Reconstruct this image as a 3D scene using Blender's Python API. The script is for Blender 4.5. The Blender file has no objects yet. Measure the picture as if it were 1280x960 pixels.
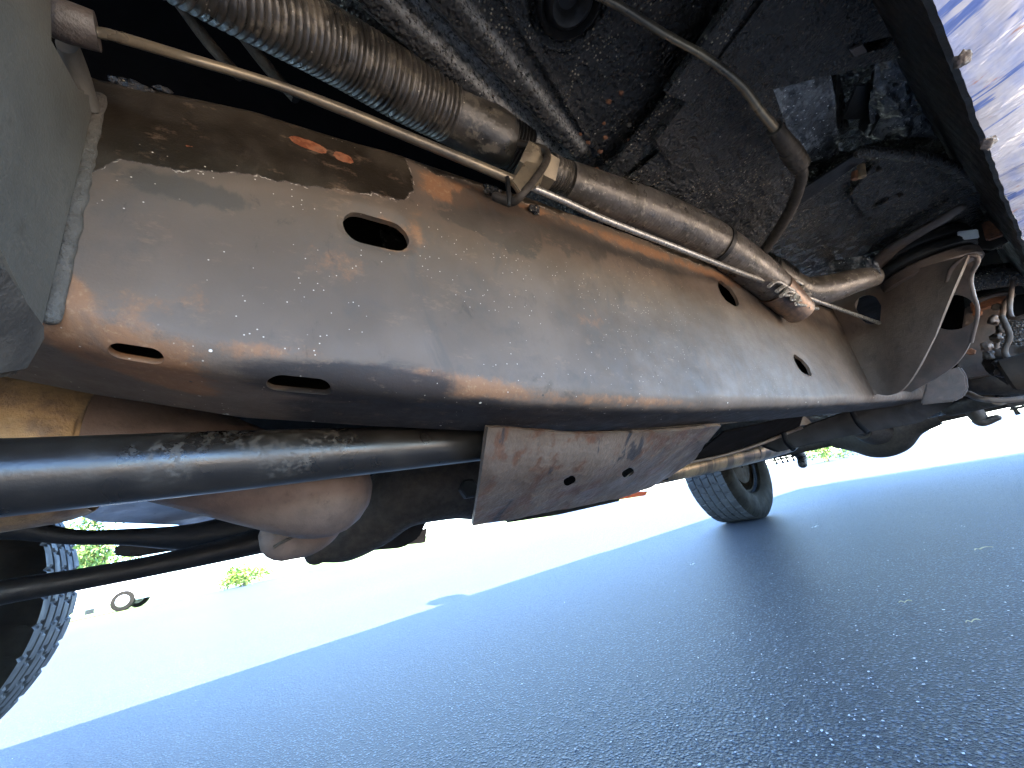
import bpy, bmesh, math, random
import numpy as np
from mathutils import Vector, Matrix
random.seed(4); rng = np.random.default_rng(4)
S = bpy.context.scene; COL = S.collection

# ------------------------------------------------------------------ camera
# world: X runs along the truck, Y across it (far side negative), Z up, ground at 0
F = 485.0; CAMH = 0.35
def _axes():
    B = Vector((1340-640, 480-500, F)); A = Vector((145-640, 480-752, F))
    x = B.normalized(); z = A.cross(B).normalized()
    if z.y < 0: z = -z
    return x, z.cross(x), z
AX = _axes()
def ray(px, py):
    d = Vector((px-640, 480-py, F)); return Vector([d.dot(a) for a in AX])
def at(px, py, X=None, Y=None, Z=None):
    d = ray(px, py); o = Vector((0, 0, CAMH))
    if Y is not None: t = Y/d.y
    elif Z is not None: t = (Z-CAMH)/d.z
    else: t = X/d.x
    return o + d*t
cam = bpy.data.cameras.new('camera'); cam_o = bpy.data.objects.new('camera', cam); COL.objects.link(cam_o)
cam.sensor_width = 36; cam.lens = F/1280*36; cam.clip_start = 0.01; cam.clip_end = 3000
r_ = Vector([a.x for a in AX]); u_ = Vector([a.y for a in AX]); f_ = Vector([a.z for a in AX])
M = Matrix((r_, u_, -f_)).transposed().to_4x4(); M.translation = (0, 0, CAMH)
cam_o.matrix_world = M; S.camera = cam_o
FWD = f_
def mpp(p): return (Vector(p)-Vector((0, 0, CAMH))).dot(FWD)/F     # metres per photo pixel at a point

# ------------------------------------------------------------------ light
ELEV, AZ = math.radians(72), math.radians(0)                     # sun over the near side of the truck
w = bpy.data.worlds.new('World'); S.world = w; w.use_nodes = True
nt = w.node_tree; nt.nodes.clear()
sky = nt.nodes.new('ShaderNodeTexSky'); sky.sky_type = 'NISHITA'; sky.sun_disc = False
sky.sun_elevation = ELEV; sky.sun_rotation = 0.0; sky.ozone_density = 9.0; sky.dust_density = 0.0; sky.air_density = 0.9
bg = nt.nodes.new('ShaderNodeBackground'); bg.inputs[1].default_value = 0.15
ow = nt.nodes.new('ShaderNodeOutputWorld'); nt.links.new(sky.outputs[0], bg.inputs[0]); nt.links.new(bg.outputs[0], ow.inputs[0])
sl = bpy.data.lights.new('sun', 'SUN'); sl.energy = 5.0; sl.angle = math.radians(0.5); sl.color = (1, .88, .72)
so = bpy.data.objects.new('sun', sl); COL.objects.link(so)
sd = Vector((0.0, math.cos(ELEV), math.sin(ELEV)))               # towards the sun (+Y)
so.rotation_euler = sd.to_track_quat('Z', 'Y').to_euler()
S.view_settings.view_transform = 'Standard'; S.view_settings.look = 'None'
S.view_settings.exposure = 4.0; S.view_settings.gamma = 1
try:
    S.cycles.max_bounces = 8; S.cycles.diffuse_bounces = 6; S.cycles.sample_clamp_indirect = 4
except Exception: pass

# ------------------------------------------------------------------ materials
class Mat:
    def __init__(s, name, col=(.1,.1,.1), rough=.5, metal=0.0, spec=.5):
        s.m = bpy.data.materials.new(name); s.m.use_nodes = True; s.t = s.m.node_tree; s.n = s.t.nodes
        s.b = s.n['Principled BSDF']; s.b.inputs['Base Color'].default_value = (*col, 1)
        s.b.inputs['Roughness'].default_value = rough; s.b.inputs['Metallic'].default_value = metal
        s.b.inputs['Specular IOR Level'].default_value = spec
        g = s.n.new('ShaderNodeNewGeometry'); s.pos = g.outputs['Position']
        s.col = None; s.h = None
    def L(s, a, b): s.t.links.new(a, b)
    def use_object(s):
        s.pos = s.n.new('ShaderNodeTexCoord').outputs['Object']; return s
    def scaled(s, v):
        n = s.n.new('ShaderNodeVectorMath'); n.operation = 'MULTIPLY'; s.L(s.pos, n.inputs[0]); n.inputs[1].default_value = v; return n.outputs[0]
    def noise(s, scale, detail=4, rough=.6, vec=None, dist=0.0):
        n = s.n.new('ShaderNodeTexNoise'); n.inputs['Scale'].default_value = scale; n.inputs['Detail'].default_value = detail
        n.inputs['Roughness'].default_value = rough; n.inputs['Distortion'].default_value = dist; s.L(vec or s.pos, n.inputs['Vector']); return n.outputs['Fac']
    def vor(s, scale, feat='F1', vec=None, out='Distance'):
        n = s.n.new('ShaderNodeTexVoronoi'); n.feature = feat; n.inputs['Scale'].default_value = scale; s.L(vec or s.pos, n.inputs['Vector']); return n.outputs[out]
    def ramp(s, fac, lo, hi, a=0.0, b=1.0):
        n = s.n.new('ShaderNodeMapRange'); n.interpolation_type = 'SMOOTHSTEP'
        for k, v in zip(range(1, 5), (lo, hi, a, b)): n.inputs[k].default_value = v
        s.L(fac, n.inputs[0]); return n.outputs[0]
    def math(s, op, a, b=None):
        n = s.n.new('ShaderNodeMath'); n.operation = op
        for i, v in enumerate((a, b)):
            if v is None: continue
            if isinstance(v, (int, float)): n.inputs[i].default_value = v
            else: s.L(v, n.inputs[i])
        return n.outputs[0]
    def attr(s, name):
        n = s.n.new('ShaderNodeAttribute'); n.attribute_name = name; return n.outputs['Fac']
    def mix(s, fac, a, b):
        n = s.n.new('ShaderNodeMix'); n.data_type = 'RGBA'
        if isinstance(fac, (int, float)): n.inputs[0].default_value = fac
        else: s.L(fac, n.inputs[0])
        for i, v in ((6, a), (7, b)):
            if isinstance(v, tuple): n.inputs[i].default_value = (*v, 1)
            else: s.L(v, n.inputs[i])
        return n.outputs[2]
    def layer(s, fac, col):
        base = s.col if s.col is not None else tuple(s.b.inputs['Base Color'].default_value)[:3]
        s.col = s.mix(fac, base, col); return s
    def bump(s, h, dist, strength=1.0):
        n = s.n.new('ShaderNodeBump'); n.inputs['Strength'].default_value = strength; n.inputs['Distance'].default_value = dist
        s.L(h, n.inputs['Height'])
        if s.h is not None: s.L(s.h, n.inputs['Normal'])
        s.h = n.outputs[0]; return s
    def rough(s, sock): s.L(sock, s.b.inputs['Roughness']); return s
    def metal(s, sock): s.L(sock, s.b.inputs['Metallic']); return s
    def done(s):
        if s.col is not None: s.L(s.col, s.b.inputs['Base Color'])
        if s.h is not None: s.L(s.h, s.b.inputs['Normal'])
        return s.m

def m_rail():
    m = Mat('grimy_frame_paint', (.090,.067,.049), .52, 0, .18)
    m.layer(m.ramp(m.noise(9, 3), .35, .7), (.120,.090,.067))
    m.layer(m.ramp(m.noise(22, 5, .7), .5, .75, 0, .6), (.070,.060,.050))
    n1 = m.noise(55, 6, .7)
    rust = m.math('ADD', m.attr('rust'), m.math('MULTIPLY', m.math('SUBTRACT', n1, .5), 1.3))
    rf = m.ramp(rust, .40, .82)
    m.layer(m.math('MULTIPLY', rf, .85), (.21,.105,.052))
    m.layer(m.math('MULTIPLY', rf, m.ramp(m.noise(240, 4, .7), .52, .70, 0, .7)), (.27,.165,.09))
    n2 = m.noise(38, 6, .65)
    smear = m.math('ADD', m.attr('smear'), m.math('MULTIPLY', m.math('SUBTRACT', m.noise(30, 5, .6, m.scaled((1,1,.45))), .5), 1.5))
    m.layer(m.ramp(smear, .42, .60, 0, .8), (.055,.047,.038))
    m.layer(m.ramp(m.noise(11, 5, .7, m.scaled((1.6,1,.8)), .8), .56, .66, 0, .5), (.075,.063,.052))
    wet = m.math('ADD', m.attr('wet'), m.math('ADD', m.math('MULTIPLY', m.math('SUBTRACT', n2, .5), .8), m.math('MULTIPLY', m.math('SUBTRACT', m.noise(11, 3), .5), 1.1)))
    wf = m.ramp(wet, .47, .53)
    m.layer(m.ramp(m.math('ADD', m.attr('wet'), m.math('MULTIPLY', m.noise(20, 5, .7), .5)), .35, .75, 0, .55), (.07,.055,.042))
    m.layer(wf, m.mix(m.ramp(m.noise(17, 4, .6), .4, .65), (.016,.012,.008), (.034,.027,.019)))
    edge = m.math('MULTIPLY', m.ramp(wet, .44, .465), m.ramp(wet, .49, .465))
    m.layer(m.math('MULTIPLY', edge, m.ramp(m.noise(160, 2), .5, .6)), (.36,.31,.25))
    m.layer(m.math('MULTIPLY', m.ramp(wet, .34, .47), m.ramp(m.noise(60, 5, .7), .4, .6, 0, .5)), (.05,.042,.033)) if False else None
    fl = m.math('ADD', m.attr('flake'), m.math('MULTIPLY', m.math('SUBTRACT', m.noise(120, 4), .5), .7))
    ff = m.ramp(fl, .5, .56)
    m.layer(ff, m.mix(m.ramp(m.noise(200, 4), .4, .6), (.15,.048,.022), (.24,.095,.045)))
    blue = m.math('ADD', m.attr('under_shade'), m.math('MULTIPLY', m.math('SUBTRACT', m.noise(60, 5, .7, m.scaled((.35,1,1))), .5), 1.0))
    m.layer(m.ramp(blue, .34, .85, 0, .95), (.026,.023,.022))  # near-black layer painted for the shaded underside
    v = m.vor(95); keep = m.ramp(m.vor(95, out='Color'), .70, .74)
    sp = m.math('MULTIPLY', m.ramp(v, .13, .08), keep)
    sp = m.math('MULTIPLY', sp, m.ramp(m.noise(26, 3), .42, .52))
    m.layer(sp, (.75,.70,.60))
    m.layer(m.ramp(m.noise(75, 6, .75, m.scaled((.5,1,1))), .56, .68, 0, .4), (.17,.115,.075))
    m.layer(m.ramp(m.noise(34, 6, .75, m.scaled((1,1,.55)), .5), .60, .70, 0, .45), (.045,.036,.028))
    v2 = m.vor(260); sp2 = m.math('MULTIPLY', m.ramp(v2, .16, .08), m.ramp(m.vor(260, out='Color'), .78, .8))
    m.layer(m.math('MULTIPLY', sp2, .7), (.6,.52,.42))
    m.layer(m.math('MULTIPLY', m.ramp(m.vor(130), .16, .12), m.ramp(m.vor(130, out='Color'), .80, .83)), (.05,.045,.04))
    m.rough(m.math('ADD', m.math('SUBTRACT', m.ramp(n1, .3, .7, .44, .62), m.math('MULTIPLY', wf, .16)), m.math('MULTIPLY', m.attr('under_shade'), .12)))
    m.bump(m.noise(700, 3, .6), .0003, .5); m.bump(n1, .0012, .5); m.bump(m.noise(14, 2), .004, .6); m.bump(wf, .0012, .7); m.bump(ff, .0015, -.8)
    m.bump(sp, .0008, .8)
    return m.done()
def m_undercoat(name='black_undercoat', base=(.006,.0052,.004), grit_glint=1.0, tan=(.55,.46,.33), rough=.26):
    m = Mat(name, base, rough, 0, .8)
    big = m.noise(7, 4, .6)
    m.layer(m.ramp(big, .45, .72, 0, .8), (.018,.014,.009))
    g = m.ramp(m.vor(250), .34, .16)
    pat = m.math('MAXIMUM', m.ramp(m.noise(13, 5, .7), .46, .58), m.math('MULTIPLY', m.attr('grit_glint'), m.ramp(m.noise(110, 3), .35, .5)))
    keep = m.ramp(m.vor(250, out='Color'), .36, .42)
    sp = m.math('MULTIPLY', m.math('MULTIPLY', g, keep), pat)
    m.layer(m.math('MULTIPLY', sp, grit_glint), tan)
    m.layer(m.math('MULTIPLY', m.math('MULTIPLY', m.attr('grit_glint'), m.ramp(m.noise(260, 4, .75), .40, .50)), .9), (.50,.49,.46))  # highlight along the ridges painted as a pale layer
    m.layer(m.math('MULTIPLY', m.math('MULTIPLY', m.ramp(m.vor(150), .17, .1), m.ramp(m.vor(150, out='Color'), .72, .76)), grit_glint), (.65,.58,.48))
    m.layer(m.math('MULTIPLY', m.ramp(m.noise(45, 4, .7), .70, .74), grit_glint*.8), (.20,.065,.02))
    m.rough(m.ramp(m.noise(60, 4), .35, .65, rough-.10, rough+.16))
    m.bump(m.noise(120, 6, .7), .004, 1.0); m.bump(m.vor(260), .002, .9); m.bump(m.noise(30, 3), .006, .6); m.bump(sp, .002, 1.0)
    return m.done()
def m_simple(name, col, col2, rough, scale=40, metal=0.0, bumpd=.0008, spec=.5, r2=.15, obj=False, fine=500):
    m = Mat(name, col, rough, metal, spec)
    if obj: m.use_object()
    m.layer(m.ramp(m.noise(scale, 5, .65), .35, .7), col2)
    m.layer(m.ramp(m.noise(scale*4, 4, .7), .58, .72, 0, .5), tuple(c*.5 for c in col))
    m.rough(m.ramp(m.noise(scale*1.7, 4), .3, .7, rough-r2/2, rough+r2))
    m.bump(m.noise(fine, 3), bumpd*.5, .5); m.bump(m.noise(scale*2, 5), bumpd, .7)
    return m.done()
def m_bar():
    m = Mat('black_bar_paint', (.016,.014,.012), .30, 0, .6)
    n = m.noise(26, 2, .5); pit = m.noise(170, 5, .75)
    area = m.ramp(m.noise(15, 3), .50, .62)
    f = m.math('MULTIPLY', m.ramp(pit, .50, .58), area)
    m.layer(f, (.055,.049,.040)); m.layer(m.ramp(n, .4, .7, 0, .5), (.035,.030,.024))
    m.rough(m.math('ADD', m.math('MULTIPLY', f, .3), m.ramp(n, .3, .7, .26, .42)))
    m.bump(f, .0009, -.9); m.bump(m.noise(400, 3), .0003, .5)
    return m.done()
def m_wrap():
    m = Mat('grimy_wrapped_tube', (.105,.093,.082), .30, .3, .6)
    m.layer(m.ramp(m.noise(20, 5, .7), .42, .62), (.055,.047,.036))
    m.layer(m.ramp(m.noise(90, 5, .7), .55, .66, 0, .8), (.24,.21,.17))
    m.layer(m.math('MULTIPLY', m.ramp(m.vor(300), .2, .1), m.ramp(m.vor(300, out='Color'), .8, .84)), (.5,.45,.36))
    m.rough(m.ramp(m.noise(50, 4), .3, .7, .24, .45)); m.bump(m.noise(160, 5), .0009, .8)
    return m.done()
def m_rubbery():
    m = Mat('grimy_corrugated_hose', (.055,.047,.037), .28, 0, .9)
    m.layer(m.ramp(m.noise(18, 5, .7), .42, .62), (.020,.017,.013))
    m.layer(m.ramp(m.noise(70, 5, .7), .52, .64, 0, .8), (.16,.135,.10))
    m.layer(m.math('MULTIPLY', m.ramp(m.vor(260), .2, .1), m.ramp(m.vor(260, out='Color'), .8, .84)), (.5,.45,.36))
    m.rough(m.ramp(m.noise(50, 4), .3, .7, .26, .5)); m.bump(m.noise(130, 5), .0012, .8)
    return m.done()
def m_asphalt():
    m = Mat('asphalt', (.029,.050,.084), .54, 0, .4)
    m.layer(m.ramp(m.noise(1.2, 4), .4, .65), (.040,.063,.098))
    m.layer(m.ramp(m.noise(.5, 3, .6, m.scaled((.4,1,1))), .45, .62, 0, .6), (.058,.078,.106))
    m.layer(m.ramp(m.vor(170, out='Color'), .50, .95, 0, .95), (.12,.15,.19))
    m.layer(m.math('MULTIPLY', m.ramp(m.vor(170), .24, .44), .95), (.003,.006,.012))
    m.layer(m.ramp(m.noise(420, 3, .7), .55, .65, 0, .5), (.085,.11,.14))
    m.layer(m.math('MULTIPLY', m.ramp(m.vor(110), .20, .12), m.ramp(m.vor(110, out='Color'), .92, .94)), (.30,.32,.34))
    d = m.vor(170); m.bump(m.ramp(d, 0, .6, 1, 0), .0040, 1.0); m.bump(m.vor(420), .0018, .8)
    return m.done()
def m_shiny():
    m = Mat('spatter_glint_coat', (.04,.042,.046), .22, 0, .9)
    m.layer(m.ramp(m.noise(24, 5, .7), .42, .62), (.30,.31,.31)); m.layer(m.ramp(m.noise(60, 4, .7), .5, .62, 0, .8), (.03,.03,.03))  # pale patches painted in place of reflections of the sunlit ground
    m.layer(m.math('MULTIPLY', m.ramp(m.vor(260), .3, .15), m.ramp(m.vor(260, out='Color'), .7, .75)), (.75,.75,.72))
    m.bump(m.noise(50, 5, .7), .006, .9); return m.done()
def m_cross():
    m = Mat('scraped_brown_plate', (.078,.054,.038), .40, 0, .4)
    m.layer(m.ramp(m.noise(10, 4, .6), .42, .62), (.105,.076,.055))
    m.layer(m.ramp(m.noise(26, 5, .7, m.scaled((1.0,.5,1))), .50, .60, 0, .85), (.075,.034,.018))
    m.layer(m.ramp(m.noise(22, 4, .6, m.scaled((1.6,.35,.6)), .7), .58, .63, 0, .9), (.022,.020,.020))
    m.layer(m.ramp(m.noise(150, 4, .7), .66, .70, 0, .7), (.22,.16,.11))
    m.rough(m.ramp(m.noise(30, 4), .3, .7, .30, .5)); m.bump(m.noise(20, 4), .006, .7); m.bump(m.noise(140, 5), .0012, .7)
    return m.done()
def m_pipe():
    m = Mat('heat_stained_pipe', (.40,.28,.16), .28, .7, .5)
    m.layer(m.ramp(m.noise(6, 3, .6, m.scaled((3,.3,.3))), .45, .6), (.14,.10,.07)); m.layer(m.ramp(m.noise(60, 4), .55, .7, 0, .6), (.22,.12,.06))
    m.bump(m.noise(80, 4), .001, .6); return m.done()
def m_body():
    m = Mat('weathered_blue_body_paint', (.27,.33,.56), .22, 0, .7)
    m.layer(m.ramp(m.noise(16, 4, .6, m.scaled((.6,1.6,1.6))), .42, .62), (.45,.47,.56))
    m.layer(m.ramp(m.noise(24, 4, .6, m.scaled((1.6,.35,.35)), .8), .57, .62), (.07,.13,.42))
    m.layer(m.ramp(m.noise(26, 5, .7, m.scaled((1.2,.5,.6))), .60, .66), (.36,.18,.14))
    m.rough(m.ramp(m.noise(18, 3), .3, .7, .16, .35)); m.bump(m.noise(16, 4, .6, m.scaled((1,.5,.5))), .01, .8)
    return m.done()
def m_leaf(name, c1, c2, sc=3):
    m = Mat(name, c1, .6, 0, .3); m.layer(m.ramp(m.noise(sc, 3), .35, .65), c2)
    m.b.inputs['Subsurface Weight'].default_value = 0.0
    return m.done()

MT = dict(
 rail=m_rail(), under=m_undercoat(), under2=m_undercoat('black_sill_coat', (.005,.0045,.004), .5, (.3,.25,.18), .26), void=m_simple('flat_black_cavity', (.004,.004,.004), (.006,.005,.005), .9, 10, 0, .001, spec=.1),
 shiny=m_shiny(),
 dusty=m_simple('dusty_black_metal', (.026,.022,.018), (.048,.040,.031), .55, 60, 0, .0016, spec=.25),
 bar=m_bar(), wrap=m_wrap(), hose=m_rubbery(),
 plate=m_simple('grey_green_frame_paint', (.072,.067,.056), (.098,.090,.075), .55, 12, 0, .0014, r2=.1, spec=.2),
 weld=m_simple('weld_bead_grey', (.062,.055,.045), (.085,.075,.062), .6, 60, 0, .004, spec=.15),
 conduit=m_simple('tan_steel_conduit', (.24,.195,.13), (.10,.09,.075), .28, 14, .5, .0006),
 wire=m_simple('bright_steel_wire', (.42,.40,.36), (.25,.23,.2), .3, 200, .7, .0004),
 rust=m_simple('orange_rust', (.22,.085,.035), (.12,.05,.025), .75, 120, 0, .002),
 gasket=m_cross(), hotpipe=m_pipe(),
 copper=m_simple('copper_band', (.26,.17,.12), (.14,.105,.08), .35, 120, .7, .0006),
 shield=m_simple('pinkish_brown_exhaust', (.15,.103,.078), (.10,.070,.054), .55, 30, .0, .0012),
 gold=m_simple('golden_rust_exhaust', (.40,.26,.12), (.17,.115,.075), .5, 45, .2, .002),
 alu=m_simple('dull_aluminium', (.72,.75,.80), (.6,.63,.68), .45, 20, .5, .0008),
 black=m_simple('satin_black', (.010,.010,.010), (.018,.017,.016), .42, 40, 0, .0012, spec=.35),
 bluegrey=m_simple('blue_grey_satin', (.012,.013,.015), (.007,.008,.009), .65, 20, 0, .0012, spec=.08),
 rubber=m_simple('tyre_rubber', (.010,.0095,.0085), (.022,.020,.016), .75, 9, 0, .0006, obj=True, spec=.12),
 tread=m_simple('scuffed_tread_rubber', (.060,.063,.066), (.04,.04,.041), .7, 14, 0, .0006, obj=True, spec=.2),
 rim=m_simple('dirty_steel_rim', (.016,.013,.010), (.035,.026,.018), .65, 14, 0, .001, obj=True, spec=.12),
 bracket=m_simple('brown_grey_bracket', (.145,.112,.088), (.10,.082,.066), .40, 18, 0, .003),
 bracket2=m_simple('dark_brown_bracket', (.065,.053,.044), (.095,.068,.054), .45, 40, 0, .0025),
 body=m_body(), asphalt=m_asphalt(),
 carw=m_simple('white_car_paint', (.75,.76,.78), (.7,.71,.73), .25, 2, 0, .0001),
 glass=m_simple('dark_glass', (.02,.025,.03), (.03,.035,.04), .1, 2, 0, .0001),
 hub=m_simple('silver_hubcap', (.6,.6,.6), (.5,.5,.5), .3, 5, .5, .0001),
 leaf=m_leaf('shrub_leaves', (.10,.20,.03), (.20,.28,.05)), leaf2=m_leaf('tree_leaves', (.09,.16,.04), (.16,.22,.06), 1),
 bark=m_simple('bark', (.12,.09,.06), (.08,.06,.04), .8, 8, 0, .01),
 dry=m_simple('dry_leaf', (.45,.38,.22), (.36,.30,.16), .6, 120, 0, .0003),
 stone=m_simple('pale_grit', (.45,.45,.45), (.6,.6,.6), .7, 60, 0, .0005),
 concrete=m_simple('bounce_concrete', (.32,.265,.205), (.27,.23,.18), .8, 4, 0, .004),
 grass=m_simple('lawn_grass', (.07,.11,.03), (.10,.15,.04), .8, 3, 0, .01),
 orange=m_simple('orange_red_plastic', (.75,.13,.03), (.6,.1,.03), .35, 5, 0, .0002),
)

# ------------------------------------------------------------------ mesh helpers
def link(name, me, mat, parent=None, sharp=40):
    if mat is not None and not me.materials: me.materials.append(mat if not isinstance(mat, str) else MT[mat])
    me.polygons.foreach_set('use_smooth', [True]*len(me.polygons)); me.set_sharp_from_angle(angle=math.radians(sharp)); me.update()
    o = bpy.data.objects.new(name, me); COL.objects.link(o)
    if parent is not None: o.parent = parent; o.matrix_parent_inverse = Matrix.Identity(4)
    return o
def from_np(V, Fc, name='m'):
    me = bpy.data.meshes.new(name); me.from_pydata([tuple(v) for v in V], [], Fc); me.update(); return me
def grid_faces(nu, nv, wrapv=False, wrapu=False):
    out = []
    for i in range(nu if wrapu else nu-1):
        for j in range(nv if wrapv else nv-1):
            a = i*nv+j; b = i*nv+(j+1) % nv; i2 = (i+1) % nu; c = i2*nv+(j+1) % nv; d = i2*nv+j
            out.append((a, b, c, d))
    return out
def catmull(P, n):
    P = [Vector(p) for p in P]; P = [P[0]*2-P[1]] + P + [P[-1]*2-P[-2]]; out = []
    for i in range(1, len(P)-2):
        for k in range(n):
            t = k/n; a, b, c, d = P[i-1], P[i], P[i+1], P[i+2]
            out.append(.5*((2*b)+(c-a)*t+(2*a-5*b+4*c-d)*t*t+(3*b-a-3*c+d)*t**3))
    out.append(P[-2]); return out
def tube(name, pts, rad, mat, parent=None, seg=24, n=10, cap=True, mod=None, squash=None, sharp=50, round_end=False):
    """pts: 3-D points, rad: a radius each; mod(s) multiplies the radius at arc length s (metres)."""
    pr = [Vector((*p, r)) for p, r in zip([tuple(p) for p in pts], rad)]
    # 4-component catmull
    Q = [pr[0]*2-pr[1]] + pr + [pr[-1]*2-pr[-2]]; C = []
    for i in range(1, len(Q)-2):
        for k in range(n):
            t = k/n; a, b, c, d = Q[i-1], Q[i], Q[i+1], Q[i+2]
            C.append(.5*((2*b)+(c-a)*t+(2*a-5*b+4*c-d)*t*t+(3*b-a-3*c+d)*t**3))
    C.append(Q[-2])
    P = [Vector(c[:3]) for c in C]; R = [max(c[3], 1e-4) for c in C]
    V = []; s = 0; up = None
    for i, p in enumerate(P):
        t = (P[min(i+1, len(P)-1)]-P[max(i-1, 0)]).normalized()
        if up is None: up = Vector((0, 0, 1)) if abs(t.z) < .9 else Vector((0, 1, 0))
        sd_ = t.cross(up).normalized(); up = sd_.cross(t).normalized()
        if i: s += (p-P[i-1]).length
        rr = R[i]*(mod(s) if mod else 1)
        for k in range(seg):
            a = 2*math.pi*k/seg; sx, sy = (1, 1) if squash is None else squash
            V.append(p + sd_*math.cos(a)*rr*sx + up*math.sin(a)*rr*sy)
    Fc = grid_faces(len(P), seg, wrapv=True)
    if cap:
        for end, idx in ((0, 0), (1, len(P)-1)):
            if round_end:
                t = (P[idx]-P[idx-1 if end else 1]).normalized(); base = idx*seg; prev = list(range(base, base+seg))
                for q in range(1, 5):
                    a = q/5*math.pi/2; new = []
                    for k in range(seg):
                        v = V[base+k]; new.append(len(V)); V.append(P[idx]+(v-P[idx])*math.cos(a)+t*R[idx]*math.sin(a))
                    for k in range(seg): Fc.append((prev[k], prev[(k+1) % seg], new[(k+1) % seg], new[k]))
                    prev = new
                Fc.append(tuple(prev))
            else: Fc.append(tuple(range(idx*seg, idx*seg+seg)))
    me = from_np(V, Fc); bm = bmesh.new(); bm.from_mesh(me); bmesh.ops.recalc_face_normals(bm, faces=bm.faces); bm.to_mesh(me); bm.free()
    return link(name, me, mat, parent, sharp)
def tubepx(name, L, mat, parent=None, **k):
    """L: (px, py, plane letter, plane value, radius in photo pixels)."""
    P = [at(a, b, **{c: d}) for a, b, c, d, r in L]
    return tube(name, P, [r*mpp(p) for p, (_, _, _, _, r) in zip(P, L)], mat, parent, **k)
def slab(name, P, thick, mat, parent=None, bevel=.0015, holes=(), direction=None, sub=0.0, wav=0.0):
    """a flat plate: polygon P extruded by thick away from the viewer's side; holes: (centre, half length, half width, axis vector)."""
    P = [Vector(p) for p in P]; c = sum(P, Vector())/len(P); nrm = Vector()
    for i in range(len(P)): nrm += (P[i]-c).cross(P[(i+1) % len(P)]-c)
    nrm.normalize()
    if nrm.dot(Vector((0, 0, CAMH))-c) > 0: nrm = -nrm              # away from the camera
    d = Vector(direction) if direction is not None else nrm
    bm = bmesh.new(); a = [bm.verts.new(p) for p in P]; f = bm.faces.new(a)
    e = bmesh.ops.extrude_face_region(bm, geom=[f]); vs = [v for v in e['geom'] if isinstance(v, bmesh.types.BMVert)]
    bmesh.ops.translate(bm, verts=vs, vec=d*thick)
    bmesh.ops.recalc_face_normals(bm, faces=bm.faces)
    if bevel: bmesh.ops.bevel(bm, geom=list(bm.edges), offset=bevel, segments=2, affect='EDGES', clamp_overlap=True)
    me = bpy.data.meshes.new(name); bm.to_mesh(me); bm.free()
    if holes:
        me = cut(me, [stadium(Vector(h[0]), h[1], h[2], Vector(h[3]), nrm, thick*8+.02) for h in holes])
    return link(name, me, mat, parent, 35)
def slabpx(name, pts, mat, parent=None, thick=.003, plane=None, **k):
    """pts: (px, py) on one plane=(letter, value), or (px, py, letter, value)."""
    P = [at(p[0], p[1], **({plane[0]: plane[1]} if len(p) == 2 else {p[2]: p[3]})) for p in pts]
    return slab(name, P, thick, mat, parent, **k)
def stadium(c, hl, hw, axis, nrm, depth, seg=14):
    axis = (axis - nrm*axis.dot(nrm)).normalized(); b = nrm.cross(axis); hl = max(hl, hw+1e-5); pts = []
    for s in (1, -1):
        for k in range(seg+1):
            a = -math.pi/2 + math.pi*k/seg
            pts.append(axis*s*((hl-hw)+hw*math.cos(a)) + b*s*hw*math.sin(a))
    V = [c+p-nrm*depth/2 for p in pts]+[c+p+nrm*depth/2 for p in pts]; n = len(pts)
    Fc = [tuple(range(n)), tuple(range(n, 2*n))]+[(i, (i+1) % n, n+(i+1) % n, n+i) for i in range(n)]
    me = from_np(V, Fc); bm = bmesh.new(); bm.from_mesh(me); bmesh.ops.recalc_face_normals(bm, faces=bm.faces); bm.to_mesh(me); bm.free()
    return me
def cut(me, cutters):
    o = bpy.data.objects.new('tmp', me); COL.objects.link(o); cs = []
    for c in cutters:
        co = bpy.data.objects.new('tmpc', c); COL.objects.link(co); cs.append(co)
        md = o.modifiers.new('b', 'BOOLEAN'); md.operation = 'DIFFERENCE'; md.solver = 'EXACT'; md.object = co
    dg = bpy.context.evaluated_depsgraph_get(); dg.update()
    out = bpy.data.meshes.new_from_object(o.evaluated_get(dg))
    for x in [o]+cs: bpy.data.objects.remove(x, do_unlink=True)
    out.materials.clear(); return out
def lathe(name, prof, centre, axis, mat, parent=None, seg=48, sharp=40):
    axis = Vector(axis).normalized(); q = axis.to_track_quat('Z', 'Y'); V = []
    for r, h in prof:
        for k in range(seg):
            a = 2*math.pi*k/seg; V.append(Vector(centre)+q @ Vector((r*math.cos(a), r*math.sin(a), h)))
    me = from_np(V, grid_faces(len(prof), seg, wrapv=True)); bm = bmesh.new(); bm.from_mesh(me); bmesh.ops.recalc_face_normals(bm, faces=bm.faces); bm.to_mesh(me); bm.free()
    return link(name, me, mat, parent, sharp)
def disc_prof(r, h, bev=.001):
    return [(1e-4, 0), (r-bev, 0), (r, bev), (r, h-bev), (r-bev, h), (1e-4, h)]
def vnoise(x, y, seed=0):
    g = np.random.default_rng(seed).random((64, 64)); xi = np.floor(x).astype(int); yi = np.floor(y).astype(int); fx = x-xi; fy = y-yi
    fx = fx*fx*(3-2*fx); fy = fy*fy*(3-2*fy); a = g[xi % 64, yi % 64]; b = g[(xi+1) % 64, yi % 64]; c = g[xi % 64, (yi+1) % 64]; d = g[(xi+1) % 64, (yi+1) % 64]
    return (a*(1-fx)+b*fx)*(1-fy)+(c*(1-fx)+d*fx)*fy
def fbm(x, y, o=4, seed=0):
    s = 0; a = .5
    for i in range(o): s = s+a*(vnoise(x*2**i, y*2**i, seed+i)-.5); a *= .55
    return s
def tag(o, label=None, cat=None, group=None, kind=None):
    for k, v in (('label', label), ('category', cat), ('group', group), ('kind', kind)):
        if v: o[k] = v
    return o
def empty(name, loc=(0, 0, 0)):
    o = bpy.data.objects.new(name, None); COL.objects.link(o); o.location = loc; return o

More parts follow.
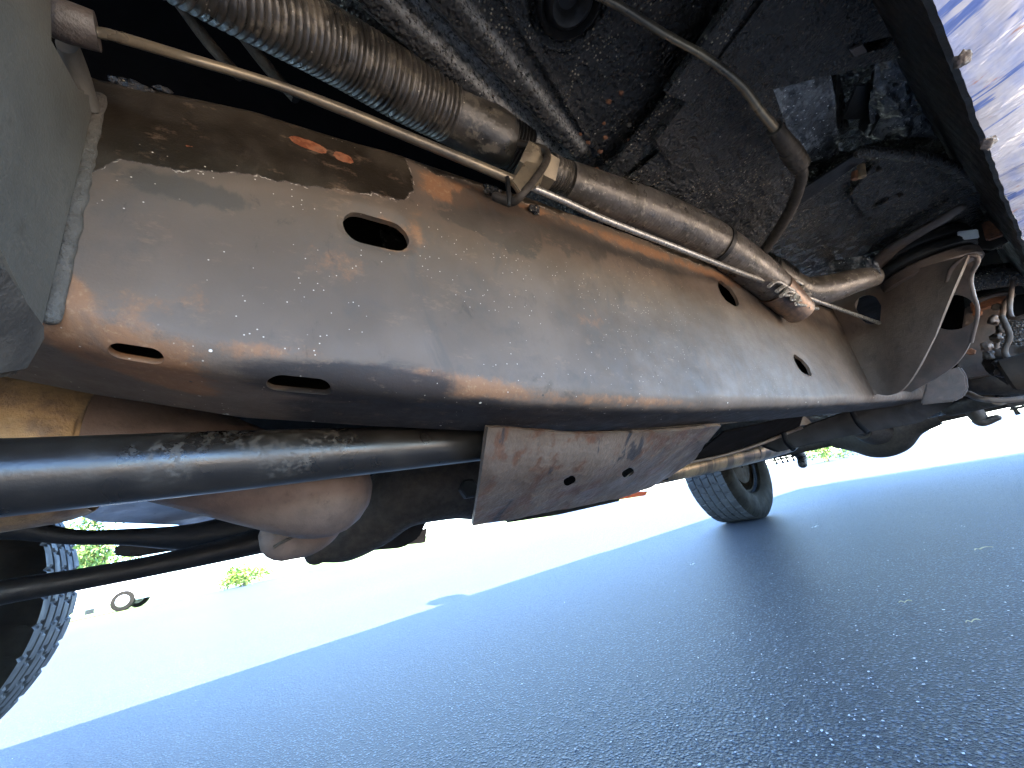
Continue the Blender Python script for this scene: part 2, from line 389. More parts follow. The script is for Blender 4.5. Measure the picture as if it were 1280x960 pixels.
# ------------------------------------------------------------------ setting
gx = np.concatenate([-np.geomspace(900, 2, 26), np.linspace(-1.6, 6, 60), np.geomspace(7, 900, 26)])
gy = np.concatenate([-np.geomspace(1500, 3, 26), np.linspace(-2.6, 1, 40), np.geomspace(2, 600, 20)])
V = [(x, y, 0.0) for x in gx for y in gy]
g_ = tag(link('asphalt_road', from_np(V, grid_faces(len(gx), len(gy))), 'asphalt'), kind='structure')
if g_.data.polygons[0].normal.z < 0: g_.data.flip_normals()

def walk(name, x0, x1, y0, y1, z, mat):
    bm = bmesh.new(); bmesh.ops.create_cube(bm, size=1)
    for v in bm.verts: v.co = Vector((x0+(v.co.x+.5)*(x1-x0), y0+(v.co.y+.5)*(y1-y0), -.2+(v.co.z+.5)*(z+.2)))
    bmesh.ops.bevel(bm, geom=list(bm.edges), offset=.012, segments=2, affect='EDGES'); me = bpy.data.meshes.new(name); bm.to_mesh(me); bm.free()
    return tag(link(name, me, mat), kind='structure')
walk('bounce_kerb', -40, 60, .72, .86, .12, 'concrete')  # unseen kerb, added together with the warm bounce surface
walk('bounce_pavement', -40, 60, .863, 3.2, .115, 'concrete')  # unseen slab added to bounce warm sunlight onto the rail and underbody
# ------------------------------------------------------------------ truck
T = tag(empty('pickup_truck', (1.1, -.68, 0)), 'old blue pickup truck seen from underneath, frame rail filling the view', 'truck')
T.matrix_world = Matrix.Translation((1.1, -.68, 0))
bpy.context.view_layer.update()
class P_:  pass
_inv = T.matrix_world.inverted()
_link = link
def link(name, me, mat, parent=None, sharp=40):
    if parent is T: me.transform(_inv)
    return _link(name, me, mat, parent, sharp)
def child(name, me_o, par):        # parent an existing (world-space) object under a part of the truck
    me_o.data.transform(_inv); me_o.name = name; me_o.parent = par; me_o.matrix_parent_inverse = Matrix.Identity(4); return me_o

# ---- near frame rail
def interp(x, xs, ys): return np.interp(x, xs, ys)
RX = [-.45, -.14, -.08, 0, .1, .2, .35, .5, .9, 1.4, 2.0, 2.9, 3.6, 5.4]
RZB = [.56, .495, .478, .460, .449, .440, .433, .430, .432, .440, .452, .50, .56, .56]
RZT = [.72, .668, .660, .680, .690, .695, .700, .702, .702, .70, .69, .69, .72, .72]
def rail_mesh(Y0, sgn, dens=1.0):
    xs = np.concatenate([np.linspace(-.9, -.2, 12)[:-1], np.linspace(-.2, .6, int(300*dens)), np.linspace(.6, 1.9, int(160*dens))[1:], np.linspace(1.9, 5.4, 34)[1:]])
    W = .095; r = .020; rt = .012; prof = []
    def arc(cy, cz, rad, a0, a1, n): return [(cy+rad*math.cos(a), cz+rad*math.sin(a)) for a in np.linspace(a0, a1, n)]
    V = []
    for x in xs:
        zb = float(interp(x, RX, RZB)); zt = float(interp(x, RX, RZT)); H = zt-zb
        # u = distance inboard from the outer face, w = height above zb
        loop = []
        n1 = int(44*dens)
        loop += [(0, w_) for w_ in np.linspace(H-rt, r, n1)][:-1]
        loop += arc(r, r, r, math.pi, 1.5*math.pi, int(12*dens)+2)
        loop += [(u, 0) for u in np.linspace(r, W-.006, int(18*dens)+2)][1:]
        loop += arc(W-.006, .006, .006, -math.pi/2, 0, 4)[1:]
        loop += [(W, w_) for w_ in np.linspace(.006, H-.006, 6)][1:]
        loop += arc(W-.006, H-.006, .006, 0, math.pi/2, 4)[1:]
        loop += [(u, H) for u in np.linspace(W-.006, rt, 6)][1:]
        loop += arc(rt, H-rt, rt, math.pi/2, math.pi, 6)[1:-1]
        th = .005; loop = np.array(loop)
        nxt = np.roll(loop, -1, 0)-np.roll(loop, 1, 0); nn = np.stack([-nxt[:, 1], nxt[:, 0]], 1); nn /= np.linalg.norm(nn, axis=1)[:, None]+1e-12
        c = np.array([W/2, H/2]); 
        flip = np.sign(((c-loop)*nn).sum(1)); nn *= flip[:, None]
        inner = loop+nn*th
        for arr in (loop, inner):
            for u, w_ in arr: V.append((x, Y0-sgn*u, zb+w_))
    m = len(loop); nx = len(xs); Fc = []
    for i in range(nx-1):
        for side in (0, 1):
            b0 = i*2*m+side*m; b1 = (i+1)*2*m+side*m
            for j in range(m):
                q = (b0+j, b0+(j+1) % m, b1+(j+1) % m, b1+j); Fc.append(q if side == 0 else q[::-1])
    for i in (0, nx-1):
        for j in range(m):
            q = (i*2*m+j, i*2*m+(j+1) % m, i*2*m+m+(j+1) % m, i*2*m+m+j); Fc.append(q[::-1] if i == 0 else q)
    V = np.array(V)
    return V, Fc
YR = -.25
V, Fc = rail_mesh(YR, 1)
# gentle dents, and pressed-in rims round the holes
SLOTS = [(at(473, 287, Y=YR), .0265, .0150, (1, 0, -.02)), (at(912, 366, Y=YR), .030, .022, (1, 0, -.3)), (at(1005, 456, Y=YR), .030, .0195, (1, 0, -.3))]
face = np.abs(V[:, 1]-YR) < .03
V[:, 1] += np.where(face, fbm(V[:, 0]*9, V[:, 2]*14, 3, 5)*.006, 0)
V[:, 2] += np.where(face, fbm(V[:, 0]*7+9, V[:, 1]*0+3, 3, 8)*.004, 0)
for c, hl, hw, _ in SLOTS:
    L_, H_ = max(hl, hw), min(hl, hw)
    if hl > hw: dx = np.maximum(np.abs(V[:, 0]-c.x)-(hl-hw), 0); dz = V[:, 2]-c.z; rr = hw
    else: dx = V[:, 0]-c.x; dz = np.maximum(np.abs(V[:, 2]-c.z)-(hw-hl), 0); rr = hl
    d = np.sqrt(dx**2+dz**2)-rr
    V[:, 1] -= np.where(face, .0035*np.exp(-np.clip(d, 0, None)**2/(.004**2)), 0)
me = from_np(V, Fc); me.validate(); bm = bmesh.new(); bm.from_mesh(me); bmesh.ops.recalc_face_normals(bm, faces=bm.faces); bm.to_mesh(me); bm.free()
cuts = []
for c, hl, hw, ax in SLOTS:
    if hl > hw: cuts.append(stadium(c, hl, hw, Vector(ax), Vector((0, 1, 0)), .03))
    else: cuts.append(stadium(c, hw, hl, Vector((0.12, 0, 1)), Vector((0, 1, 0)), .03))
for px, py, hl, hw, z in ((374, 480, .0185, .0088, .4592), (400, 486, .007, .0055, .457), (172, 440, .0115, .0056, .4745), (186, 444, .006, .003, .472)):
    cuts.append(stadium(at(px, py, Z=z), hl, hw, Vector((1, 0, -.05)), Vector((0, .6, -1)).normalized(), .03))
me = cut(me, cuts)
# stain masks and the underside's painted shade, stored on the steel
n = len(me.vertices); co = np.empty(n*3); me.vertices.foreach_get('co', co); co = co.reshape(-1, 3)
def blob(px, py, Y, rx, rz, s=1.0):
    c = at(px, py, Y=Y) if Y is not None else at(px, py, Z=.470 if px < 300 else .455)
    return s*np.exp(-(((co[:, 0]-c.x)/rx)**2+(np.sqrt((co[:, 2]-c.z)**2+((co[:, 1]-c.y)*.8)**2)/rz)**2))
wl = [at(px, py, Y=YR) for px, py in ((110, 215), (150, 190), (210, 205), (290, 215), (380, 228), (440, 240), (500, 252), (512, 250))]
zl = interp(co[:, 0], [p.x for p in wl], [p.z for p in wl]); xr = at(514, 220, Y=YR).x
wet = np.clip(.5+(co[:, 2]-zl)/.03, 0, 1)*np.clip(.5+(xr-co[:, 0])/.02, 0, 1)
ztop = interp(co[:, 0], RX, RZT)
wet = np.maximum(wet, np.clip(.55+(co[:, 2]-ztop+.012)/.03, 0, 1)*(co[:, 0] > xr)*.9)
rust = blob(130, 440, None, .022, .016, 1.1)+blob(190, 462, None, .030, .012, 1.2)+blob(245, 478, None, .022, .010, 1.0)+blob(480, 470, YR, .05, .010, .5)+blob(620, 488, YR, .06, .010, .5)+blob(830, 505, YR, .12, .010, .55)+blob(75, 380, YR, .008, .02, 1)+blob(420, 330, YR, .03, .02, .45)+blob(200, 375, YR, .045, .016, .35) \
     + blob(560, 240, YR, .035, .02, .9)+blob(640, 262, YR, .08, .014, .7)+blob(800, 310, YR, .18, .014, .7)+blob(910, 350, YR, .1, .012, .8)+blob(560, 480, YR, .05, .012, .55)+blob(720, 500, YR, .1, .008, .55) \
     + blob(320, 437, YR, .04, .008, .5)+blob(520, 290, YR, .010, .03, .6)+blob(380, 487, None, .02, .008, .6)+blob(735, 400, YR, .04, .03, .35)+.12
smear = blob(600, 262, YR, .05, .03, .9)+blob(700, 285, YR, .08, .015, .8)+blob(820, 330, YR, .1, .012, .8)+blob(235, 235, YR, .05, .02, .6)+blob(640, 300, YR, .04, .03, .7)+blob(720, 310, YR, .07, .025, .6)+blob(660, 370, YR, .03, .03, .6)+blob(580, 275, YR, .03, .012, .6)+blob(140, 160, YR, .02, .02, .5)+blob(250, 240, YR, .05, .012, .35)
flake = blob(378, 180, YR, .011, .0052, 1.2)+blob(396, 186, YR, .007, .0045, 1)+blob(428, 198, YR, .009, .006, 1.2)+blob(236, 184, YR, .004, .002, .7)
under_shade = blob(420, 485, None, .07, .014, 1.2)+blob(480, 490, None, .06, .02, .8)+blob(640, 505, None, .10, .016, 1.0)+blob(560, 505, None, .08, .025, .9)+blob(700, 518, None, .13, .02, .9)+blob(1010, 515, None, .3, .02, .9)+blob(330, 462, YR, .05, .008, .7)+blob(1120, 505, None, .4, .02, .7)
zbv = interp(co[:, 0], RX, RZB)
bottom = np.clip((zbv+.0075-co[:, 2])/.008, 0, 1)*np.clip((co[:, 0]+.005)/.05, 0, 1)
under_shade = np.maximum(under_shade, bottom*.95)  # shade of the rail's underside painted in along its bottom face
for c, hl, hw, _ in SLOTS[:1]:
    dx = np.maximum(np.abs(co[:, 0]-c.x)-(hl-hw), 0); dd = np.sqrt(dx**2+(co[:, 2]-c.z)**2)-hw
    rust = np.maximum(rust, .62*np.exp(-(np.clip(dd, 0, None)/.005)**2)*(co[:, 0] > c.x)*(np.abs(co[:, 1]-YR) < .02))
for nm, arr in (('wet', wet), ('rust', rust), ('smear', smear), ('flake', flake), ('under_shade', under_shade)):
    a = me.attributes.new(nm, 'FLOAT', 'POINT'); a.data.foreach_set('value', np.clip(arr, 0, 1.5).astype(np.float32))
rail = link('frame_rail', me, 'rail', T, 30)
rail['label'] = 'near frame rail with slots, grey brown paint, rust and oil stains'
# far frame rail
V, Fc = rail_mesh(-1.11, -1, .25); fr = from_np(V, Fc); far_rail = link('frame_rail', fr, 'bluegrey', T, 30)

# ---- left outrigger plate, weld bead, sleeve
wt = at(127, 120, Y=YR+.001); wb = at(66, 395, Y=YR+.001)
def weld(name, p0, p1, rad, mat, seed=1, n=70, jit=.25):
    rg = random.Random(seed); P = [p0.lerp(p1, i/n) for i in range(n+1)]
    return tube(name, P, [rad*(1+rg.uniform(-jit, jit)) for _ in P], mat, None, seg=12, n=4, squash=(1, .75), round_end=True)
pl = slab('outrigger_bracket', [wt+Vector((-.002, 0, .0)), wb+Vector((-.002, 0, -.012)), Vector((wb.x-.008, -.215, wb.z+.012)), Vector((wb.x-.010, -.12, wb.z+.05)), Vector((wb.x-.012, .0, wb.z+.09)), at(-60, -60, X=wt.x-.012), at(64, -60, X=wt.x-.004), at(66, 50, X=wt.x-.003), at(100, 112, X=wt.x-.002)], .004, 'plate', T)
child('weld_bead', weld('weld_bead', wt+Vector((-.001, -.0018, 0)), wb+Vector((-.001, -.0018, 0)), .0040, 'weld', 1, 34, .13), pl)

tubepx('cable_sleeve', [(60, 20, 'Y', -.200, 22), (84, 28, 'Y', -.200, 23), (122, 40, 'Y', -.200, 21)], 'bracket2', T, seg=28)
tubepx('cable_bracket', [(84, 55, 'Y', -.218, 17), (98, 95, 'Y', -.235, 18), (118, 140, 'Y', -.249, 9)], 'plate', T, squash=(.6, 1))
def lump(name, c, r, mat, parent, sc=(1, 1, 1), seed=0, amp=.35, sub=4, fr=3.0):
    from mathutils import noise
    bm = bmesh.new(); bmesh.ops.create_icosphere(bm, subdivisions=sub, radius=1)
    for v in bm.verts:
        k = 1+amp*noise.fractal(v.co*fr*.5+Vector((seed*7.1, 0, 0)), 1, 2, 4); v.co = Vector((v.co.x*sc[0], v.co.y*sc[1], v.co.z*sc[2]))*r*k+Vector(c)
    me = bpy.data.meshes.new(name); bm.to_mesh(me); bm.free(); return link(name, me, mat, parent, 80)
slab('undercoat_scab', [at(-40, 300, Y=-.205), at(6, 340, Y=-.205), at(30, 372, Y=-.214), at(58, 402, Y=-.236), at(62, 424, Y=-.243), at(36, 468, Y=-.243), at(0, 476, Y=-.23), at(-40, 470, Y=-.22)], .012, 'dusty', T, bevel=.003)


lump('undercoat_lump', at(165, 106, Y=-.249), .0045, 'under', T, (2.4, .5, .7), 5)
lump('undercoat_lump', at(204, 112, Y=-.249), .003, 'under', T, (1.6, .6, .7), 6)


# ---- corrugated hose, bellows, neck, tube
def corr(s): 
    ph = (s/.0052) % 1; k = .5+.5*math.cos(2*math.pi*ph); return 1-.10*k**2
YH = -.232
tubepx('corrugated_hose', [(150, -75, 'Y', -.190, 36), (250, -22, 'Y', -.200, 38), (350, 24, 'Y', -.210, 41), (430, 66, 'Y', -.222, 40), (505, 110, 'Y', -.232, 38), (560, 140, 'Y', -.238, 35)], 'hose', T, seg=40, n=60, mod=corr, sharp=75)
tubepx('hose_cuff', [(548, 133, 'Y', -.241, 36), (575, 147, 'Y', -.240, 35), (605, 163, 'Y', -.238, 33), (622, 174, 'Y', -.237, 32)], 'hose', T, seg=40, n=10, round_end=True)
def corr2(s): ph = (s/.0042) % 1; return 1-.16*(.5+.5*math.cos(2*math.pi*ph))**1.5
tubepx('hose_bellows', [(610, 165, 'Y', -.237, 30), (635, 179, 'Y', -.236, 29), (658, 192, 'Y', -.235, 27)], 'black', T, seg=40, n=40, mod=corr2, sharp=75)
nut = tubepx('hose_clamp', [(650, 200, 'Y', -.228, 27), (665, 209, 'Y', -.226, 27), (685, 219, 'Y', -.225, 25)], 'conduit', T, seg=6, n=2, sharp=20)
tubepx('tube_neck', [(683, 213, 'Y', -.232, 22), (700, 221, 'Y', -.232, 21), (712, 227, 'Y', -.232, 23)], 'wrap', T, seg=32, n=16, mod=lambda s: 1-.06*(.5+.5*math.cos(s/.0035*6.283)))
tubepx('wrapped_tube', [(706, 225, 'Y', -.231, 23), (760, 246, 'Y', -.229, 25), (820, 268, 'Y', -.227, 25), (880, 296, 'Y', -.225, 24), (925, 325, 'Y', -.223, 23), (960, 352, 'Y', -.221, 21), (985, 374, 'Y', -.219, 18)], 'wrap', T, seg=40, n=60,
       mod=lambda s: 1-.012*((s/.006) % 1), sharp=75)
tubepx('tube_band', [(894, 305, 'Y', -.2245, 25), (898, 307.5, 'Y', -.224, 25)], 'black', T, seg=40, n=3)
tubepx('tube_band', [(968, 360, 'Y', -.2205, 21), (1000, 389, 'Y', -.218, 17)], 'copper', T, seg=40, n=4)
tubepx('vent_tube', [(962, 338, 'X', .86, 16), (1000, 362, 'X', .93, 17), (1030, 362, 'X', .98, 18), (1065, 352, 'X', 1.03, 15), (1092, 346, 'X', 1.08, 12)], 'wrap', T, seg=30, n=12)
tubepx('vent_tube', [(940, 326, 'X', .84, 17), (965, 338, 'X', .87, 17), (985, 350, 'X', .9, 16)], 'black', T, seg=30, n=30, mod=corr2)

# ---- brake cable: conduit along the rail, then bare wire to the bracket
tubepx('brake_cable', [(118, 40, 'Y', -.200, 6), (150, 47, 'Y', -.206, 6.5), (240, 74, 'Y', -.226, 6), (345, 106, 'Y', -.229, 5.5), (430, 138, 'Y', -.229, 6.5), (520, 175, 'Y', -.226, 6.2), (600, 208, 'Y', -.218, 6.2), (642, 226, 'Y', -.214, 6.5)], 'conduit', T, seg=20, n=10, round_end=True)
tubepx('brake_cable', [(640, 224, 'Y', -.213, 4.5), (700, 249, 'Y', -.207, 4), (760, 276, 'Y', -.203, 4), (860, 315, 'Y', -.200, 3.5), (960, 354, 'X', .78, 3.0), (1040, 383, 'X', 1.0, 2.4), (1099, 404, 'X', 1.22, 2.2)], 'wire', T, seg=12, n=10)
tubepx('cable_clip', [(640, 178, 'Y', -.226, 5), (676, 186, 'Y', -.205, 5), (684, 196, 'Y', -.2, 5), (676, 214, 'Y', -.2, 4.5), (655, 240, 'Y', -.205, 5), (640, 252, 'Y', -.218, 6), (620, 246, 'Y', -.225, 6)], 'dusty', T, seg=12, n=8, round_end=True)
slabpx('cable_clip', [(658, 200, 'Y', -.2), (684, 206, 'Y', -.2), (676, 230, 'Y', -.2), (650, 240, 'Y', -.204), (640, 226, 'Y', -.206)], 'conduit', T, thick=.005, bevel=.001)
tubepx('cable_pin', [(634, 222, 'Y', -.207, 3), (636, 244, 'Y', -.208, 3), (636, 258, 'Y', -.21, 2)], 'black', T, seg=10, n=4)
lump('undercoat_lump', at(668, 262, Y=-.245), .006, 'under', T, (1.2, .7, .8), 9)
lump('undercoat_lump', at(615, 238, Y=-.24), .007, 'under', T, (1.4, .7, .8), 10)
for i, (a, b) in enumerate(((975, 362), (985, 368), (995, 360), (990, 374), (1004, 378))):
    tubepx('wire_twist', [(a-14, b-4, 'Y', -.2, 2.4), (a-4, b-10, 'Y', -.198, 2.4), (a+8, b-3, 'Y', -.197, 2.4), (a+6, b+6, 'Y', -.199, 2.2), (a+18, b+8, 'Y', -.2, 2)], 'wire', T, seg=8, n=6)
def band(px, py, i):
    c = at(px, py, Y=YH)

# ---- floor pan heightfield
nx, ny = 420, 300
X = np.linspace(-.35, .47, nx); Y = np.linspace(-.75, .07, ny); XX, YY = np.meshgrid(X, Y, indexing='ij')
Z = np.full_like(XX, .775)
def ridge(x0, y0, x1, y1, wid, h, ends=.03):
    global Z
    dx, dy = x1-x0, y1-y0; L = math.hypot(dx, dy); ux, uy = dx/L, dy/L
    t = (XX-x0)*ux+(YY-y0)*uy; dd = np.abs(-(XX-x0)*uy+(YY-y0)*ux)
    k = 1/(1+np.exp((dd-wid)/(wid*.13)))*np.clip((t+ends)/ends, 0, 1)*np.clip((L-t)/ends, 0, 1)
    Z = Z+h*k
def pz(px, py, z=.765): p = at(px, py, Z=z); return p.x, p.y
a, b = pz(400, -60), pz(690, 205); ridge(*a, *b, .011, -.016)
a, b = pz(505, -60), pz(735, 205); ridge(*a, *b, .010, -.016)
a, b = pz(455, -60), pz(712, 205); ridge(*a, *b, .0035, .010)
a, b = pz(590, -60), pz(760, 215); ridge(*a, *b, .003, -.005)
# swage where the pan meets the cross joint
Z += -.014/(1+np.exp(-(XX-.405)/.002))
Z += .006*np.exp(-((XX-.425)/.003)**2)
c = pz(715, 5); dd = np.hypot(XX-c[0], YY-c[1]); Z += .010/(1+np.exp((dd-.036)/.002)) - .004*np.exp(-((dd-.040)/.003)**2)
Z += fbm(XX*40, YY*40, 5, 3)*.004+fbm(XX*8, YY*8, 2, 9)*.010
GR = np.zeros_like(XX)  # bright lines painted for ridge highlights, mixed with real grit
for q0, q1, off in (((400, -60), (690, 205), .010), ((505, -60), (735, 205), .0095), ((455, -60), (712, 205), .002)):
    (x0, y0), (x1, y1) = pz(*q0), pz(*q1); dx, dy = x1-x0, y1-y0; L = math.hypot(dx, dy); dd = np.abs(-(XX-x0)*dy+(YY-y0)*dx)/L
    GR += np.exp(-((dd-off)/.0020)**2)
GR *= np.clip((.36-XX)/.02, 0, 1); GR += .6*np.exp(-((XX-.425)/.004)**2)
Z += .05/(1+np.exp((YY+.222+.10*np.clip(XX-.05, 0, 1))/.004))*np.clip((.40-XX)/.05, 0, 1)
fcs = [f for f in grid_faces(nx, ny) if not (YY.ravel()[f[0]] < -.245-.1*max(XX.ravel()[f[0]]-.05, 0) and XX.ravel()[f[0]] < .36)]
me = from_np(np.stack([XX.ravel(), YY.ravel(), Z.ravel()], 1), fcs)
a_ = me.attributes.new('grit_glint', 'FLOAT', 'POINT'); a_.data.foreach_set('value', np.clip(GR, 0, 1).ravel().astype(np.float32))
fp = link('floor_pan', me, 'under', T, 80)
gp = at(712, 0, Z=.772)
gr = lathe('floor_plug', [(1e-4, .004), (.009, .004), (.012, -.004), (.017, -.007), (.021, -.004), (.0235, .002), (.027, -.006), (.0295, -.004), (.030, .006)], gp, (0, 0, 1), 'black', T, 56, 60)
slabpx('seam_flange', [(748, 226), (770, 236), (952, 10), (1000, -60), (972, -60), (940, -8)], 'under', T, plane=('Z', .752), thick=.006, bevel=.002)
for i in range(26):
    px, py = rng.uniform(720, 790), rng.uniform(95, 215); p = at(px, py, Z=.757)
    lump('rust_scab', p, rng.uniform(.0012, .003), 'rust' if i % 3 else 'weld', T, (1.3, .9, .5), i, sub=2) if i < 14 else None

# ---- speedo-like cable with its fitting
tubepx('braided_cable', [(742, -8, 'Z', .765, 5), (775, 8, 'Z', .758, 5.5), (830, 42, 'Z', .745, 5), (880, 70, 'Z', .735, 5), (925, 105, 'Z', .722, 5), (950, 138, 'Z', .715, 5.5), (972, 165, 'Z', .71, 6)], 'conduit', T, seg=14, n=40, mod=lambda s: 1-.10*(.5+.5*math.cos(s/.0022*6.283)))
tubepx('cable_fitting', [(968, 160, 'Z', .711, 9), (984, 182, 'Z', .706, 10.5), (988, 186, 'Z', .705, 11)], 'dusty', T, seg=24, n=4)
tubepx('cable_fitting', [(986, 186, 'Z', .705, 12.5), (1000, 206, 'Z', .700, 12)], 'dusty', T, seg=24, n=14, mod=lambda s: 1-.14*(.5+.5*math.cos(s/.004*6.283)))
tubepx('brake_line', [(1000, 208, 'Z', .700, 6), (1002, 222, 'Z', .700, 6.5), (988, 262, 'Z', .700, 6.5), (962, 304, 'Z', .70, 6), (940, 330, 'Z', .70, 6)], 'dusty', T, seg=16, n=8)

# ---- floor sheet further back, sills, pockets
def sheet(name, corners, nu, nv, amp, freq, mat, seed=0, thick=.003, edge=0.0):
    a, b, c, d = [Vector(q) for q in corners]; V = []     # a-b top edge, d-c bottom edge
    nrm = (b-a).cross(d-a).normalized()
    uu, vv = np.meshgrid(np.linspace(0, 1, nu), np.linspace(0, 1, nv), indexing='ij')
    hh = fbm(uu*freq, vv*freq, 4, seed)*amp
    for s in (0, 1):
        for i in range(nu):
            for j in range(nv):
                u, v = uu[i, j], vv[i, j]
                p = (a*(1-u)+b*u)*(1-v)+(d*(1-u)+c*u)*v+nrm*(hh[i, j]); V.append(p+nrm*(thick if s else 0)*(1 if nrm.z > 0 else -1))
    f0 = grid_faces(nu, nv); N = nu*nv; Fc = f0+[tuple(q+N for q in f[::-1]) for f in f0]
    bd = [i*nv for i in range(nu)]+[(nu-1)*nv+j for j in range(1, nv)]+[i*nv+nv-1 for i in range(nu-2, -1, -1)]+[j for j in range(nv-2, 0, -1)]
    for k in range(len(bd)): q = bd[k]; r = bd[(k+1) % len(bd)]; Fc.append((q, r, r+N, q+N))
    me = from_np(V, Fc); bm = bmesh.new(); bm.from_mesh(me); bmesh.ops.recalc_face_normals(bm, faces=bm.faces); bm.to_mesh(me); bm.free()
    return link(name, me, mat, T, 60)
sheet('rear_floor_panel', [at(780, 225, Z=.75), at(960, 95, Z=.745), at(1010, 230, Z=.735), at(930, 345, Z=.72)], 90, 90, .008, 8, 'under', 11)
slabpx('cross_sill', [(815, 178), (905, 60), (950, 0), (1010, -90), (1120, -90), (1150, -20), (1192, 60), (1035, 98), (955, 118), (915, 150), (840, 215)], 'under2', T, plane=('Z', .742), thick=.03, bevel=.004,
       holes=[(at(1090, 58, Z=.742), 24*mpp(at(1090, 58, Z=.742)), 7*mpp(at(1090, 58, Z=.742)), at(1120, 50, Z=.742)-at(1060, 66, Z=.742))])
slabpx('cable_tab', [(1062, 62, 'Z', .739), (1078, 55, 'Z', .739), (1085, 66, 'Z', .739), (1068, 72, 'Z', .739)], 'bracket2', T, thick=.003, bevel=.001)
sheet('sill_panel', [at(948, 105, Z=.775), at(1038, 82, Z=.78), at(1050, 200, Z=.77), at(975, 205, Z=.765)], 40, 40, .014, 3, 'shiny', 21)
sheet('sill_panel', [at(1100, 66, Z=.775), at(1172, 50, Z=.775), at(1212, 180, Z=.77), at(1082, 172, Z=.78)], 60, 60, .03, 4, 'shiny', 24)
slabpx('pocket_wall', [(1030, 98, 'Z', .778), (1050, 92, 'Z', .82), (1062, 160, 'Z', .82), (1042, 162, 'Z', .776)], 'under2', T, thick=.002)
slabpx('pocket_wall', [(1090, 90, 'Z', .82), (1118, 78, 'Z', .775), (1122, 106, 'Z', .775), (1086, 172, 'Z', .775), (1072, 160, 'Z', .82)], 'black', T, thick=.002)
slabpx('pocket_floor', [(1030, 60, 'Z', .83), (1130, 60, 'Z', .83), (1130, 190, 'Z', .83), (1030, 190, 'Z', .83)], 'under2', T, thick=.003)
slabpx('pocket_ledge', [(1070, 106, 'Z', .795), (1116, 104, 'Z', .79), (1092, 150, 'Z', .79), (1052, 150, 'Z', .795)], 'black', T, thick=.004)
slabpx('sill_lip', [(960, 175, 'Z', .765), (1000, 215, 'Z', .76), (1100, 178, 'Z', .765), (1178, 172, 'Z', .77), (1205, 188, 'Z', .77), (1080, 205, 'Z', .76), (1000, 250, 'Z', .75)], 'under2', T, thick=.006)

slabpx('floor_brace', [(830, 118), (872, 62), (915, 0), (960, -60), (985, -60), (942, 4), (900, 70), (862, 130)], 'under', T, plane=('Z', .738), thick=.01, bevel=.002)
tubepx('sill_edge', [(1178, 60, 'Z', .70, 4), (1200, 110, 'Z', .70, 4), (1222, 160, 'Z', .70, 4), (1240, 205, 'Z', .70, 4)], 'dusty', T, seg=10, n=4)
# ---- body mount outrigger (upper pan), plate, mount
pan = [at(1000, 238, Z=.74), at(1082, 190, Z=.74), at(1150, 196, Z=.74), at(1205, 216, Z=.74), at(1245, 258, Z=.74), at(1258, 305, Z=.74), at(1200, 300, Z=.74), at(1100, 345, Z=.74), at(990, 348, Z=.74), at(925, 345, Z=.74)]
c0 = sum(pan, Vector())/len(pan)
slab('mount_pan', [p+Vector((0, 0, .004)) for p in pan], .004, 'under', T, bevel=0)

tubepx('pan_rim', [(1075, 190, 'Z', .732, 7), (1150, 197, 'Z', .732, 7), (1200, 216, 'Z', .732, 7), (1238, 256, 'Z', .732, 7), (1254, 305, 'Z', .732, 7)], 'under2', T, seg=12, n=10, round_end=True)
slabpx('pan_flange', [(1004, 236, 'Z', .732), (1078, 188, 'Z', .732), (1084, 198, 'Z', .732), (1012, 248, 'Z', .732), (992, 262, 'Z', .732), (988, 250, 'Z', .732)], 'black', T, thick=.003, bevel=.0008)
slabpx('access_plate', [(1062, 244, 'Z', .732), (1095, 203, 'Z', .732), (1133, 243, 'Z', .732), (1088, 281, 'Z', .732)], 'under2', T, thick=.003, bevel=.001, holes=[(at(1098, 248, Z=.74), 8.5*mpp(at(1098, 248, Z=.74)), 8.4*mpp(at(1098, 248, Z=.74)), (1, 0, 0))])
hp = at(1098, 248, Z=.74); lathe('plate_hole_dark', disc_prof(.016, .002), hp, (0, 0, 1), 'black', T, 24)  # black disc set in for the darkness inside the plate's hole
for px, py, mt in ((1088, 275, 'dusty'), (1127, 246, 'dusty'), (1100, 214, 'dusty')):
    lathe('plate_bolt', disc_prof(.004, .005), at(px, py, Z=.726), (0, 0, 1), mt, T, 6)
lathe('rusty_bolt', disc_prof(.0065, .012), at(1070, 224, Z=.72), (0, .5, 1), 'rust', T, 6); lathe('rusty_bolt', disc_prof(.005, .02), at(1078, 222, Z=.716), (0, .3, 1), 'gold', T, 12)
tubepx('pan_swage', [(1088, 338, 'Z', .722, 11), (1115, 312, 'Z', .722, 11), (1150, 290, 'Z', .722, 10), (1178, 274, 'Z', .722, 10), (1196, 262, 'Z', .722, 9)], 'bracket2', T, seg=16, n=8, round_end=True, squash=(1, .5))
mc = Vector((1.25, -.065, .69))
lathe('body_mount', [(1e-4, 0), (.078, 0), (.084, .004), (.086, .012), (.084, .018), (.074, .020), (.074, .026), (.086, .028), (.088, .034), (.086, .046), (.08, .05), (1e-4, .05)], mc+Vector((0, 0, 0)), (0, 0, 1), 'black', T, 60)
lathe('mount_washer', disc_prof(.082, .026, .004), mc+Vector((0, 0, -.028)), (0, 0, 1), 'bracket2', T, 60)
slabpx('pale_tab', [(1196, 289, 'X', 1.2), (1222, 286, 'X', 1.2), (1224, 297, 'X', 1.2), (1198, 300, 'X', 1.2)], 'alu', T, thick=.006)
slabpx('rusty_block', [(1226, 278, 'X', 1.25), (1252, 272, 'X', 1.25), (1256, 292, 'X', 1.25), (1232, 300, 'X', 1.25)], 'rust', T, thick=.02, bevel=.003)
